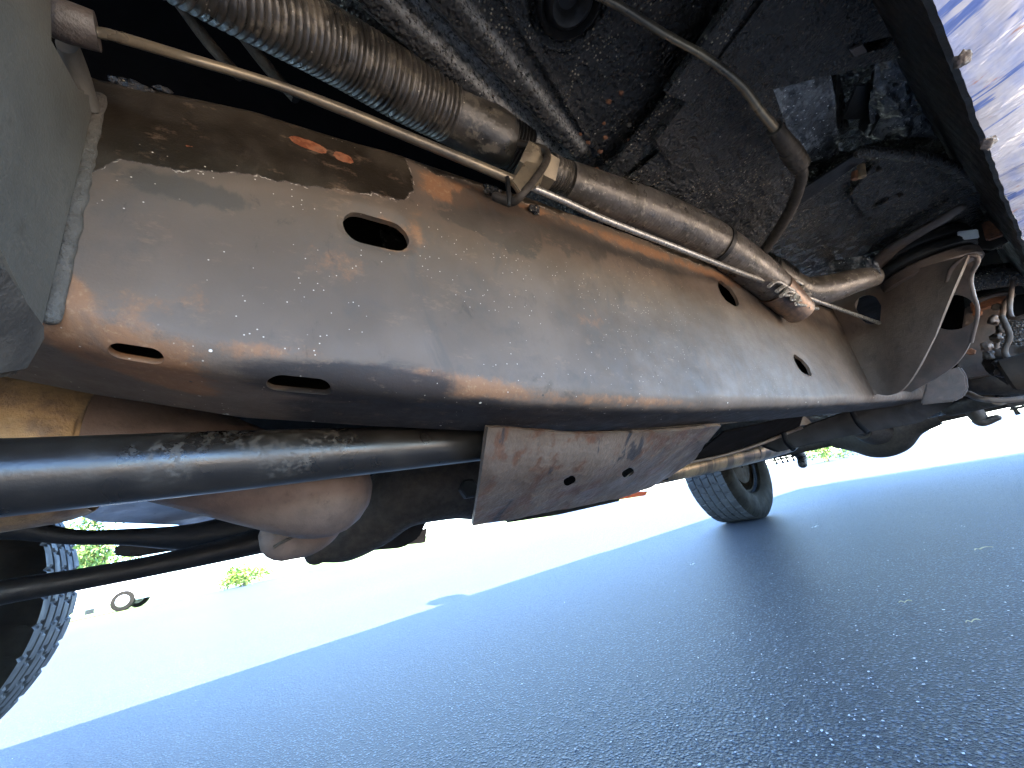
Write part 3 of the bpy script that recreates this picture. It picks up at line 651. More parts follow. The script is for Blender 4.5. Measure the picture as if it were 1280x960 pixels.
slabpx('pinch_flange', [(1205, 262, 'X', 1.3), (1246, 250, 'X', 1.3), (1262, 300, 'X', 1.3), (1240, 312, 'X', 1.3), (1210, 310, 'X', 1.3)], 'dusty', T, thick=.01)
sheet('torn_scrap', [at(1032, 326, X=1.08), at(1076, 320, X=1.06), at(1086, 338, X=1.06), at(1040, 340, X=1.08)], 20, 14, .012, 4, 'shiny', 41, thick=.001)
sheet('torn_scrap', [at(1080, 322, X=1.05), at(1096, 326, X=1.05), at(1102, 345, X=1.06), at(1086, 340, X=1.06)], 12, 12, .008, 4, 'shiny', 42, thick=.001)

# ---- right outrigger bracket (folded sheet)
def lerpq(a, b, t): return a*(1-t)+b*t
def ruled(name, A, B, mat, thick=.0045, nv=16, bow=None, holes=(), hn=None, sub=6, bv=0):
    A = catmull(A, sub); B = catmull(B, sub); nu = len(A); V = []
    for i in range(nu):
        for j in range(nv):
            t = j/(nv-1); p = lerpq(A[i], B[i], t)
            if bow is not None: p = p+Vector(bow)*math.sin(math.pi*t)
            V.append(p)
    me = from_np(V, grid_faces(nu, nv)); o = bpy.data.objects.new('t', me); COL.objects.link(o)
    md = o.modifiers.new('s', 'SOLIDIFY'); md.thickness = thick; md.offset = 0; md.use_even_offset = True
    dg = bpy.context.evaluated_depsgraph_get(); dg.update(); out = bpy.data.meshes.new_from_object(o.evaluated_get(dg)); bpy.data.objects.remove(o, do_unlink=True)
    if holes: out = cut(out, holes)
    return link(name, out, mat, T, 40)
def ap(px, py, **k): return at(px, py, **k)
top = [ap(1035, 372, X=1.29), ap(1080, 358, X=1.25), ap(1130, 342, X=1.19), ap(1175, 328, X=1.15), ap(1212, 319, X=1.12)]
bot = [ap(1094, 492, X=1.26), ap(1112, 494, X=1.25), ap(1130, 486, X=1.22), ap(1148, 462, X=1.19), ap(1170, 420, X=1.16)]
hc = ap(1087, 387, X=1.245)
ruled('outrigger_bracket', top, bot, 'bracket', holes=[stadium(hc, 19*mpp(hc), 11*mpp(hc), Vector(ap(1093, 400, X=1.245))-Vector(ap(1079, 376, X=1.245)), (Vector((0, 0, CAMH))-hc).normalized(), .05)], nv=30, sub=10, bow=(-.006, 0, 0))
t2 = [ap(1221, 323, X=1.15), ap(1216, 350, X=1.17), ap(1222, 385, X=1.2), ap(1214, 427, X=1.24), ap(1190, 460, X=1.27), ap(1140, 490, X=1.30)]
b2 = [ap(1186, 345, X=1.17), ap(1172, 385, X=1.21), ap(1160, 420, X=1.25), ap(1148, 455, X=1.29), ap(1136, 478, X=1.30), ap(1122, 488, X=1.31)]
h2 = ap(1190, 391, X=1.21)
ruled('bracket_wing', t2, b2, 'bracket2', holes=[stadium(h2, 22*mpp(h2), 19*mpp(h2), Vector((0, 0, 1)), (Vector((0, 0, CAMH))-h2).normalized(), .12)], nv=24, sub=10)
tubepx('bracket_fold', [(1184, 352, 'X', 1.14, 2.4), (1190, 335, 'X', 1.13, 2.6), (1206, 322, 'X', 1.125, 2.6), (1219, 320, 'X', 1.125, 2.6), (1222, 327, 'X', 1.13, 2.6), (1214, 345, 'X', 1.15, 2.2), (1216, 365, 'X', 1.16, 2), (1222, 390, 'X', 1.18, 2), (1214, 428, 'X', 1.22, 2)], 'bracket2', T, seg=12, n=8)
child('weld_bead', weld('weld_bead', ap(1042, 382, Y=-.2495), ap(1094, 492, Y=-.2495), .004, 'bracket', 5, 60, .12), rail)

# ---- behind the bracket: hanger, shackle, spring, tank edge
slabpx('spring_hanger', [(1206, 384, 'X', 1.9), (1254, 372, 'X', 1.9), (1252, 400, 'X', 1.9), (1240, 468, 'X', 1.9), (1208, 474, 'X', 1.9), (1196, 460, 'X', 1.9)], 'bracket2', T, thick=.08, bevel=.004)
slabpx('hanger_flange', [(1212, 378, 'X', 1.86), (1262, 366, 'X', 1.86), (1266, 374, 'X', 1.86), (1214, 390, 'X', 1.86)], 'rust', T, thick=.05, bevel=.003)
tubepx('hanger_edge', [(1222, 376, 'X', 1.82, 3), (1245, 368, 'X', 1.82, 3), (1264, 368, 'X', 1.82, 3.5), (1256, 380, 'X', 1.82, 3), (1252, 400, 'X', 1.82, 2.5), (1246, 430, 'X', 1.84, 2.5), (1240, 462, 'X', 1.86, 2.5)], 'bracket2', T, seg=10, n=8)
tubepx('cross_tube', [(1205, 352, 'X', 1.7, 15), (1245, 345, 'X', 1.7, 15), (1300, 340, 'X', 1.7, 15)], 'under', T, seg=24, n=6)
tubepx('cross_tube', [(1215, 372, 'X', 2.0, 9), (1260, 362, 'X', 2.0, 9), (1300, 355, 'X', 2.0, 9)], 'black', T, seg=20, n=6)
slabpx('rear_inner_panel', [(1200, 330, 'X', 2.2), (1262, 305, 'X', 2.2), (1330, 300, 'X', 2.2), (1330, 470, 'X', 2.2), (1215, 470, 'X', 2.2)], 'black', T, thick=.02)
for i in range(7):
    a = i*.7; lump('brake_hose_knot', at(1242+10*math.sin(a*2), 400+i*11, X=1.75), .016, 'dusty' if i % 3 else 'bracket2', T, (1, .7, .8), 60+i, amp=.6, sub=3)
tubepx('brake_line', [(1252, 395, 'X', 1.7, 3), (1262, 420, 'X', 1.7, 3), (1256, 440, 'X', 1.7, 3), (1268, 462, 'X', 1.7, 3), (1262, 478, 'X', 1.7, 3)], 'dusty', T, seg=10, n=8)
tubepx('brake_line', [(1290, 392, 'X', 1.6, 2.5), (1268, 398, 'X', 1.62, 2.5), (1262, 386, 'X', 1.65, 2.5), (1266, 350, 'X', 1.65, 2.5)], 'bracket2', T, seg=10, n=8)
lump('spring_bushing', at(1268, 455, X=1.8), .05, 'rim', T, (1, 1, 1), 71, amp=.4, sub=4)
lathe('spring_bushing', disc_prof(.045, .06, .006), at(1256, 470, X=1.7), (0, 1, 0), 'rim', T, 32)
tubepx('fuel_tank', [(1226, 474, 'X', 2.0, 22), (1260, 472, 'X', 2.0, 24), (1330, 468, 'X', 2.0, 26)], 'dusty', T, seg=32, n=6, round_end=True, squash=(1, .9))
tubepx('tank_strap', [(1210, 492, 'X', 1.85, 4), (1228, 499, 'X', 1.8, 3.5), (1260, 500, 'X', 1.8, 3.5), (1300, 495, 'X', 1.8, 3.5)], 'bracket', T, seg=10, n=6)
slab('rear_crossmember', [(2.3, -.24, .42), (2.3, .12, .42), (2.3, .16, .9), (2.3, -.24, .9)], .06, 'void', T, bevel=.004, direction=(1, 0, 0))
tubepx('tow_hook', [(1212, 506, 'X', 2.2, 8), (1222, 520, 'X', 2.2, 8), (1228, 527, 'X', 2.2, 6), (1246, 522, 'X', 2.2, 4)], 'dusty', T, seg=16, n=8, round_end=True)
slabpx('tow_hook', [(1228, 498, 'X', 2.4), (1290, 496, 'X', 2.4), (1280, 506, 'X', 2.4), (1262, 510, 'X', 2.4), (1254, 504, 'X', 2.4)], 'dusty', T, thick=.05)

slabpx('rail_end_plate', [(1160, 470, 'X', 1.62), (1200, 458, 'X', 1.62), (1208, 470, 'X', 1.62), (1210, 486, 'X', 1.62), (1204, 496, 'X', 1.62), (1192, 502, 'X', 1.62), (1150, 506, 'X', 1.62)], 'bracket2', T, thick=.02, bevel=.004)
tubepx('shock_absorber', [(1130, 520, 'X', 2.3, 9), (1180, 508, 'X', 2.2, 10), (1232, 496, 'X', 2.1, 11), (1300, 478, 'X', 2.0, 12)], 'under2', T, seg=24, n=6)
tubepx('shock_absorber', [(1186, 506, 'X', 2.15, 14), (1245, 492, 'X', 2.05, 15)], 'dusty', T, seg=24, n=4)
slabpx('spring_hanger', [(1240, 400, 'X', 2.05), (1300, 392, 'X', 2.05), (1300, 470, 'X', 2.05), (1246, 474, 'X', 2.05)], 'under2', T, thick=.03, bevel=.006)
for k in range(5):
    tubepx('spring_leaf_end', [(1240, 404+9*k, 'X', 1.96, 3.2), (1262, 400+9*k, 'X', 1.96, 3.2), (1300, 396+8*k, 'X', 1.96, 3.2)], 'under2', T, seg=10, n=3)
for a, b in ((1222, 392), (1246, 384), (1214, 440), (1236, 452)):
    c = at(a, b, X=1.83); lathe('bracket_bolt', disc_prof(.011, .012, .002), c, (-1, 0, 0), 'rust' if a < 1230 else 'dusty', T, 6)
# ---- torsion bar
tubepx('torsion_bar', [(-260, 616, 'Y', -.38, 80), (-80, 603, 'Y', -.38, 56), (0, 597, 'Y', -.38, 49), (150, 586, 'Y', -.38, 43), (300, 575, 'Y', -.38, 37), (450, 564, 'Y', -.38, 29.5), (600, 553, 'Y', -.38, 22.5), (660, 549, 'Y', -.38, 20)], 'bar', T, seg=48, n=10)

# ---- torsion-bar crossmember
A = [ap(608, 532, Y=-.31), ap(660, 536, Y=-.32), ap(740, 540, Y=-.32), ap(830, 538, Y=-.32), ap(900, 530, Y=-.32)]
Bm = [ap(600, 594, Y=-.35), ap(668, 590, Y=-.36), ap(748, 584, Y=-.36), ap(824, 570, Y=-.37), ap(882, 552, Y=-.38)]
Cm = [ap(590, 656, Y=-.46), ap(676, 640, Y=-.46), ap(760, 624, Y=-.47), ap(815, 606, Y=-.5), ap(866, 576, Y=-.55)]
def loft(name, curves, mat, thick, n=10, holes=(), sub=8, amp=0):
    G = [catmull(c, sub) for c in curves]; nu = len(G[0]); rows = []
    for i in range(nu): rows.append(catmull([g[i] for g in G], n))
    nv = len(rows[0]); V = [p for r in rows for p in r]
    if amp:
        V = [Vector(p)+Vector((0, 0, amp*float(fbm(np.array(p.x*20), np.array(p.y*20), 3, 7)))) for p in V]
    me = from_np(V, grid_faces(nu, nv)); o = bpy.data.objects.new('t', me); COL.objects.link(o)
    md = o.modifiers.new('s', 'SOLIDIFY'); md.thickness = thick; md.offset = 0
    dg = bpy.context.evaluated_depsgraph_get(); dg.update(); out = bpy.data.meshes.new_from_object(o.evaluated_get(dg)); bpy.data.objects.remove(o, do_unlink=True)
    if holes: out = cut(out, holes)
    return link(name, out, mat, T, 40)
hs = []
for px, py in ((712, 601), (785, 591)):
    c = ap(px, py, Y=-.385); hs.append(stadium(c, 8*mpp(c), 4.6*mpp(c), Vector((1, 0, .25)), (Vector((0, 0, CAMH))-c).normalized(), .08))
cm = loft('crossmember', [A, Bm, Cm], 'gasket', .005, holes=hs, sub=14, n=14, amp=.006)
child('lip', tubepx('lip', [(612, 528, 'Y', -.338, 2.5), (660, 531, 'Y', -.338, 3), (740, 535, 'Y', -.338, 4), (830, 534, 'Y', -.338, 4), (885, 530, 'Y', -.338, 4), (920, 527, 'Y', -.338, 3)], 'weld', None, seg=10, n=8, squash=(1, .5)), cm)
slabpx('hole_backing', [(640, 560, 'Y', -.62), (840, 556, 'Y', -.62), (836, 600, 'Y', -.62), (760, 614, 'Y', -.62), (640, 626, 'Y', -.62)], 'void', T, thick=.01)  # added dark sheet, stops daylight showing through the crossmember's holes
# black cast arm of the crossmember on the far side of the bar
tubepx('crossmember_arm', [(640, 590, 'Y', -.72, 56), (590, 592, 'Y', -.72, 56), (545, 604, 'Y', -.72, 46), (500, 620, 'Y', -.74, 40), (462, 645, 'Y', -.78, 40), (425, 672, 'Y', -.8, 32), (396, 690, 'Y', -.8, 15)], 'dusty', T, seg=32, n=10, round_end=True)
lathe('arm_bolt', disc_prof(.017, .015, .003), at(583, 612, Y=-.60), (0, 1, 0), 'black', T, 6)
slabpx('transmission_mount', [(455, 688, 'Y', -.9), (482, 660, 'Y', -.9), (536, 648, 'Y', -.9), (524, 672, 'Y', -.9), (505, 684, 'Y', -.9)], 'bluegrey', T, thick=.05, bevel=.004)
slabpx('mount_foot', [(512, 680, 'Y', -.95), (520, 664, 'Y', -.95), (534, 660, 'Y', -.95), (532, 678, 'Y', -.95)], 'bracket2', T, thick=.03)
lump('mount_foot', at(515, 645, Y=-.8), .03, 'dusty', T, (1.6, 1, .5), 31, sub=3)

# ---- exhaust
tubepx('catalytic_converter', [(-160, 575, 'Y', -.5, 120), (-60, 565, 'Y', -.5, 108), (20, 558, 'Y', -.5, 102), (80, 552, 'Y', -.5, 98), (118, 548, 'Y', -.5, 88), (128, 548, 'Y', -.5, 80)], 'gold', T, seg=48, n=8)
tubepx('exhaust_cone', [(120, 548, 'Y', -.5, 81), (150, 548, 'Y', -.5, 76), (200, 556, 'Y', -.505, 66), (260, 576, 'Y', -.51, 60), (330, 599, 'Y', -.515, 56), (385, 611, 'Y', -.52, 57), (406, 613, 'Y', -.52, 56)], 'shield', T, seg=48, n=8, round_end=True)
elbow = tubepx('exhaust_elbow', [(408, 640, 'Y', -.60, 24), (398, 652, 'Y', -.60, 30), (380, 662, 'Y', -.60, 32), (358, 669, 'Y', -.60, 30)], 'shield', T, seg=40, n=8, round_end=True, squash=(1, 1))
child('seam', tubepx('seam', [(420, 652, 'Y', -.587, 2), (385, 664, 'Y', -.577, 2), (360, 674, 'Y', -.57, 2), (342, 684, 'Y', -.575, 2)], 'weld', None, seg=8, n=12), elbow)

# ---- things beyond, left: pan, control arm, stabiliser
slabpx('transmission_pan', [(44, 626, 'Z', .48), (64, 642, 'Z', .47), (112, 655, 'Z', .465), (230, 658, 'Z', .465), (288, 650, 'Z', .465), (312, 632, 'Z', .475), (330, 600, 'Z', .5), (44, 590, 'Z', .5)], 'alu', T, thick=.02, bevel=.008)
tubepx('control_arm', [(-60, 650, 'Y', -1.0, 26), (20, 660, 'Y', -1.0, 14), (90, 671, 'Y', -1.0, 9), (160, 671, 'Y', -1.0, 10), (240, 671, 'Y', -1.0, 16), (300, 662, 'Y', -1.0, 22), (340, 652, 'Y', -1.0, 30), (390, 640, 'Y', -1.0, 40)], 'black', T, seg=24, n=8)
tubepx('stabiliser_bar', [(-60, 757, 'Y', -.8, 17), (0, 741, 'Y', -.8, 15), (100, 724, 'Y', -.82, 13), (200, 705, 'Y', -.85, 12.5), (290, 685, 'Y', -.88, 14), (350, 668, 'Y', -.9, 18)], 'black', T, seg=28, n=8)
slabpx('control_arm_link', [(145, 680, 'Y', -1.1), (215, 676, 'Y', -1.1), (236, 684, 'Y', -1.1), (165, 696, 'Y', -1.1), (140, 694, 'Y', -1.1)], 'dusty', T, thick=.03, bevel=.004)

# ---- things beyond, right: dark sheet for the open channel, skid, pipe, axle
slabpx('channel_shade', [(858, 578, 'Y', -.72), (905, 540, 'Y', -.5), (1005, 518, 'Y', -.45), (1000, 533, 'Y', -.5), (985, 540, 'Y', -.55), (905, 568, 'Y', -.7)], 'void', T, thick=.004)  # flat black sheet painted as the shade inside the open cavity
tubepx('channel_lip', [(858, 579, 'Y', -.70, 1.8), (905, 569, 'Y', -.68, 1.8), (950, 555, 'Y', -.60, 2), (985, 541, 'Y', -.54, 2), (1003, 534, 'Y', -.50, 2)], 'bracket', T, seg=8, n=6)
slabpx('skid_plate', [(946, 554, 'X', 1.45), (985, 541, 'X', 1.5), (1015, 530, 'X', 1.55), (1090, 503, 'X', 1.75), (1200, 478, 'X', 2.1), (1204, 498, 'X', 2.1), (1152, 528, 'X', 1.9), (1040, 549, 'X', 1.6), (974, 565, 'X', 1.45)], 'bluegrey', T, thick=.02, bevel=.003)
for a, b, c, d in ((979, 540, 992, 562), (1064, 512, 1085, 541)):
    tubepx('skid_bead', [(a, b, 'X', 1.44 if a < 1000 else 1.66, 3), ((a+c)/2-2, (b+d)/2+2, 'X', 1.45 if a < 1000 else 1.67, 3), (c, d, 'X', 1.44 if a < 1000 else 1.66, 3)], 'bluegrey', T, seg=12, n=6)
slabpx('torn_lip', [(988, 522, 'Y', -.5), (1006, 520, 'Y', -.5), (1019, 532, 'Y', -.5), (1004, 531, 'Y', -.505), (992, 534, 'Y', -.51)], 'bracket', T, thick=.003, bevel=.0005)
tubepx('exhaust_pipe', [(780, 604, 'Y', -.74, 10), (850, 587, 'Y', -.74, 12), (900, 574, 'Y', -.74, 14), (948, 563, 'Y', -.74, 13), (985, 553, 'Y', -.74, 12)], 'hotpipe', T, seg=32, n=8)
for px, py in ((908, 572), (936, 565)):
    c = at(px, py, Y=-.74); d_ = at(px+10, py-2.4, Y=-.74)-c
    tube('pipe_band', [c, c+d_.normalized()*.008], [14*mpp(c)]*2, 'bracket', T, seg=28, n=2)
# rear axle, differential, leaf springs, wheels
AXX, AXZ = 3.09, .41
tube('rear_axle', [(AXX, .35, AXZ), (AXX, -.4, AXZ), (AXX, -1.0, AXZ), (AXX, -1.7, AXZ)], [.034]*4, 'dusty', T, seg=28, n=4)
tube('differential', [(AXX, -.42, AXZ), (AXX, -.52, AXZ), (AXX, -.62, AXZ-.01), (AXX, -.72, AXZ-.01), (AXX, -.82, AXZ), (AXX, -.92, AXZ)], [.045, .075, .135, .145, .10, .045], 'dusty', T, seg=36, n=8)
tube('differential', [(AXX, -.67, AXZ), (AXX-.2, -.67, AXZ), (AXX-.34, -.67, AXZ+.01)], [.10, .07, .045], 'dusty', T, seg=28, n=6)
tube('driveshaft', [(AXX-.34, -.67, AXZ+.01), (1.3, -.67, .60)], [.032, .032], 'dusty', T, seg=24, n=6)
for ys in (-1.22, -.13):
    for k in range(4):
        L_ = .66-.14*k; P = [Vector((AXX+L_*t, ys, AXZ+.06+.01*k*-1+ .10*t*t)) for t in np.linspace(-1, 1, 9)]
        A2 = [p+Vector((0, .03, 0)) for p in P]; B2 = [p-Vector((0, .03, 0)) for p in P]
        ruled('leaf_spring', A2, B2, 'dusty', thick=.009, nv=2, sub=3)
    slab('spring_plate', [(AXX-.07, ys-.05, AXZ-.05), (AXX+.07, ys-.05, AXZ-.05), (AXX+.07, ys+.05, AXZ-.05), (AXX-.07, ys+.05, AXZ-.05)], .012, 'dusty', T, bevel=.003)
    for sx in (-.05, .05):
        tube('u_bolt', [(AXX+sx, ys-.035, AXZ-.075), (AXX+sx, ys-.035, AXZ+.05), (AXX+sx, ys+.035, AXZ+.05), (AXX+sx, ys+.035, AXZ-.075)], [.006]*4, 'dusty', T, seg=10, n=6)
def wheel(cx, cy, cz, inner_sign, R=.405, Wd=.32, turn=0.0):
    """the axle line runs along Y; tyre profile with lugs cut by grooves."""
    seg = 400; prof = []
    hw = Wd/.235
    P = [(.205, -.085), (.212, -.100), (.235, -.112), (.28, -.1175), (.32, -.117), (.345, -.110), (.358, -.100)]
    prof = P+[(.366, v) for v in np.linspace(-.096, .096, 41)]+[(a, -b) for a, b in P[::-1]]
    V = []
    for k in range(seg):
        th = 2*math.pi*k/seg
        for r, h in prof:
            rr = r*R/.375
            if r > .361:            # tread: blocks and grooves
                u = (h+.096)/.1921*5; row = int(min(4, max(0, math.floor(u)))); fu = u-row
                ph = (k/seg*40 + (.5 if row % 2 else 0) + (.2*fu if row in (0, 2, 4) else -.2*fu)) % 1
                blk = (0.08 < fu < .92 or row in (0, 4) and (fu < .92 if row == 0 else fu > .08)) and ph > .10
                rr += .0065 if blk else 0
            elif r > .34:
                rr += .0055 if (k/seg*40) % 1 > .10 else 0
            V.append((cx+rr*math.cos(th), cy+h*hw, cz+rr*math.sin(th)))
    np_ = len(prof); me = from_np(V, grid_faces(seg, np_, wrapu=True)); bm = bmesh.new(); bm.from_mesh(me); bmesh.ops.recalc_face_normals(bm, faces=bm.faces); bm.to_mesh(me); bm.free()
    Rt = Matrix.Translation((cx, cy, 0)) @ Matrix.Rotation(turn, 4, 'Z') @ Matrix.Translation((-cx, -cy, 0)); me.transform(Rt)
    me.materials.append(MT['rubber']); me.materials.append(MT['tread'])
    idx = np.zeros(len(me.polygons), int); 
    for i in range(len(me.polygons)):
        if i % (np_-1) in range(6, 47): idx[i] = 1
    me.polygons.foreach_set('material_index', idx)
    h_ = link('wheel', me, None, T, 35); h_.name = 'wheel'
    s = inner_sign
    pr = [(.20, -.10), (.212, -.10), (.212, -.085), (.198, -.08), (.185, -.03), (.18, .02), (.12, .03), (.06, .035), (.055, .06), (1e-4, .06)]
    rim = lathe('rim', [(a, -s*b) for a, b in pr], (cx, cy, cz), (0, 1, 0), 'rim', None, 60); rim.data.transform(Rt); child('rim', rim, h_)
    dr = lathe('brake_drum', [(1e-4, .055*s), (.135, .055*s), (.15, .05*s), (.155, .07*s), (.15, .10*s), (.04, .11*s)], (cx, cy, cz), (0, 1, 0), 'rim', None, 48); dr.data.transform(Rt); child('brake_drum', dr, h_)
    return h_
FW = -.785
wheel(AXX, -1.63, .401, 1, turn=math.radians(-4))
wheel(FW, -1.64, .401, 1)
wheel(AXX, .28, .401, -1); wheel(FW, .28, .401, -1)
tube('front_axle', [(FW, .3, .36), (FW, -.3, .36), (FW, -1.0, .36), (FW, -1.7, .36)], [.03]*4, 'dusty', T, seg=20, n=4)
tubepx('spring_shackle', [(990, 560, 'Y', -1.15, 7), (1001, 570, 'Y', -1.15, 6), (1003, 580, 'Y', -1.15, 5)], 'under2', T, seg=16, n=6, round_end=True)
for q in range(2):
    tubepx('strut', [(225+75*q, 5+35*q, 'Y', -.32, 7), (262+75*q, 55+32*q, 'Y', -.32, 7), (300+70*q, 96+28*q, 'Y', -.32, 6)], 'dusty', T, seg=14, n=4)

# ---- body: rocker panel (visible), shell (casts the shade)
seam = [at(px, py, Z=.62) for px, py in ((1140, -90), (1168, -12), (1183, 28), (1200, 75), (1216, 120), (1232, 165), (1248, 210), (1262, 248), (1279, 290))]
YS = .055
xs = np.linspace(-.3, 4.4, 900)
sx_ = [p.x for p in seam]; sy_ = [p.y for p in seam]
V = []; NV = 26
for x in xs:
    y0 = float(np.interp(x, sx_, sy_)); z0 = .62
    j = float(fbm(np.array(x*28), np.array(1.0), 3, 17))*.004
    for k in range(NV):
        t = k/(NV-1); a = t*math.pi/2
        y = y0-j+.30*math.sin(a)**1.0*1.0; z = z0+.02+.25*(1-math.cos(a))
        y += .003*float(fbm(np.array(x*9), np.array(t*6), 3, 23)); z += .012*float(fbm(np.array(x*7), np.array(t*5), 3, 29))
        V.append((x, y, z))
me = from_np(V, grid_faces(len(xs), NV)); o = bpy.data.objects.new('t', me); COL.objects.link(o)
md = o.modifiers.new('s', 'SOLIDIFY'); md.thickness = .002; md.offset = 0
dg = bpy.context.evaluated_depsgraph_get(); dg.update(); out = bpy.data.meshes.new_from_object(o.evaluated_get(dg)); bpy.data.objects.remove(o, do_unlink=True)
rk = link('rocker_panel', out, 'body', T, 60); rk['label'] = 'weathered pale blue rocker panel with rust spots'
# pinch weld under it
V = []; prof2 = [(0, 0), (.004, 0), (.004, .12), (0, .12)]
for x in xs:
    y0 = float(np.interp(x, sx_, sy_)); j = float(fbm(np.array(x*28), np.array(1.0), 3, 17))*.004
    for a, b in [(-.004, .0), (.0, -.002), (.003, .03), (-.01, .14), (-.016, .14)]: V.append((x, y0-j+a, .632+b))
link('pinch_weld', from_np(V, grid_faces(len(xs), 5, wrapv=True)), 'black', T, 40)
for px, py, s_ in ((1203, 74, .9), (1236, 178, 1.2)):
    p = at(px, py, Z=.62); lump('rust_flap', p, .006*s_, 'bracket2', T, (1.8, .9, .3), int(px), amp=.5, sub=3)
def box(name, lo, hi, mat, bev=.03, par=T):
    bm = bmesh.new(); bmesh.ops.create_cube(bm, size=1)
    for v in bm.verts: v.co = Vector([lo[i]+(v.co[i]+.5)*(hi[i]-lo[i]) for i in range(3)])
    if bev: bmesh.ops.bevel(bm, geom=list(bm.edges), offset=bev, segments=3, affect='EDGES', clamp_overlap=True)
    me = bpy.data.meshes.new(name); bm.to_mesh(me); bm.free(); return link(name, me, mat, par, 40)
def prism(name, prof, y0, y1, inset, mat):
    """side profile prof (x,z) spanned from y0 to y1, with the top pulled in by inset(z)."""
    n = len(prof); V = [(x, y0+inset(z), z) for x, z in prof]+[(x, y1-inset(z), z) for x, z in prof]
    Fc = [tuple(range(n)), tuple(range(n, 2*n))]+[(i, (i+1) % n, n+(i+1) % n, n+i) for i in range(n)]
    me = from_np(V, Fc); bm = bmesh.new(); bm.from_mesh(me); bmesh.ops.recalc_face_normals(bm, faces=bm.faces)
    bmesh.ops.bevel(bm, geom=list(bm.edges), offset=.02, segments=2, affect='EDGES', clamp_overlap=True); bm.to_mesh(me); bm.free()
    return link(name, me, mat, T, 30)
YF, YN = -1.76, .36
body = [(-1.55, .92), (-1.6, 1.15), (-1.45, 1.2), (1.0, 1.24), (1.0, 1.24), (2.35, 1.26), (4.75, 1.26), (4.78, .92)]
body = [(-1.55, .92), (-1.6, 1.15), (-1.45, 1.2), (1.0, 1.24), (5.55, 1.26), (5.58, .92)]
prism('body_shell', body, YF, YN, lambda z: 0, 'body')
cab = [(.55, 1.235), (1.1, 1.85), (2.1, 1.88), (2.35, 1.25)]
cabo = prism('cab_roof', cab, YF, YN, lambda z: 0 if z < 1.4 else .22, 'body')
# window glass on the cab
def glassq(pts): return slab('window', pts, .012, 'glass', T, bevel=.002)
for ysgn, yb, yt in ((1, YN+.004, YN-.15), (-1, YF-.004, YF+.15)):
    o = glassq([(.85, yb-ysgn*.03, 1.33), (1.18, yt, 1.74), (2.02, yt, 1.76), (2.15, yb-ysgn*.03, 1.33)])
glassq([(.62, YF+.15, 1.32), (.62, YN-.15, 1.32), (1.05, YN-.30, 1.80), (1.05, YF+.30, 1.80)])
# body sides down to the sills, with wheel arches
def side(Y, s):
    outline = [(-1.55, .95)]
    outline += [(-1.56, .62), (FW-.50, .60)]
    outline += [(FW+.50*math.cos(a), .42+.50*math.sin(a)) for a in np.linspace(math.pi*.88, math.pi*.12, 14)]
    outline += [(FW+.50, .62), (AXX-.50, .62)]
    outline += [(AXX+.50*math.cos(a), .42+.50*math.sin(a)) for a in np.linspace(math.pi*.88, math.pi*.12, 14)]
    outline += [(AXX+.52, .62), (5.5, .68), (5.54, .95)]
    slab('body_side', [(x, Y, z) for x, z in outline], .01, 'body', T, bevel=.002, direction=(0, -s, 0))
side(YF, -1)
def side_near():
    outline = [(-1.55, .95), (-1.56, .62), (FW-.50, .60)]+[(FW+.50*math.cos(a), .42+.50*math.sin(a)) for a in np.linspace(math.pi*.88, math.pi*.25, 12)]
    outline += [(-.30, .86), (4.4, .86), (5.5, .88), (5.54, .95)]
    slab('body_side', [(x, YN, z) for x, z in outline], .01, 'body', T, bevel=.002, direction=(0, -1, 0))
side_near()
slab('floor_deck', [(-.30, YF+.02, .90), (5.5, YF+.02, .90), (5.5, YN-.02, .905), (-.30, YN-.02, .905)], .01, 'void', T, bevel=0)
slab('engine_tray', [(-1.5, YF+.3, .86), (-.31, YF+.3, .86), (-.31, YN-.3, .88), (-1.5, YN-.3, .88)], .01, 'void', T, bevel=0)
slab('front_bumper', [(-1.66, YF+.05, .5), (-1.66, YN-.05, .5), (-1.66, YN-.05, .75), (-1.66, YF+.05, .75)], .1, 'alu', T, bevel=.02)
slab('rear_bumper', [(5.62, YF+.1, .58), (5.62, YN-.1, .58), (5.62, YN-.1, .76), (5.62, YF+.1, .76)], .1, 'alu', T, bevel=.02, direction=(1, 0, 0))
for s, yy in ((1, YN), (-1, YF)):
    mr = box('side_mirror', (.86, min(yy-s*.01, yy+s*.20), 1.22), (1.06, max(yy-s*.01, yy+s*.20), 1.42), 'black', .04)
    box('mirror_arm', (.90, min(yy-s*.01, yy+s*.06), 1.20), (.96, max(yy-s*.01, yy+s*.06), 1.30), 'black', .01)
for yy in (YF+.25, YN-.25):
    box('headlight', (-1.62, yy-.12, .98), (-1.56, yy+.12, 1.12), 'glass', .02)

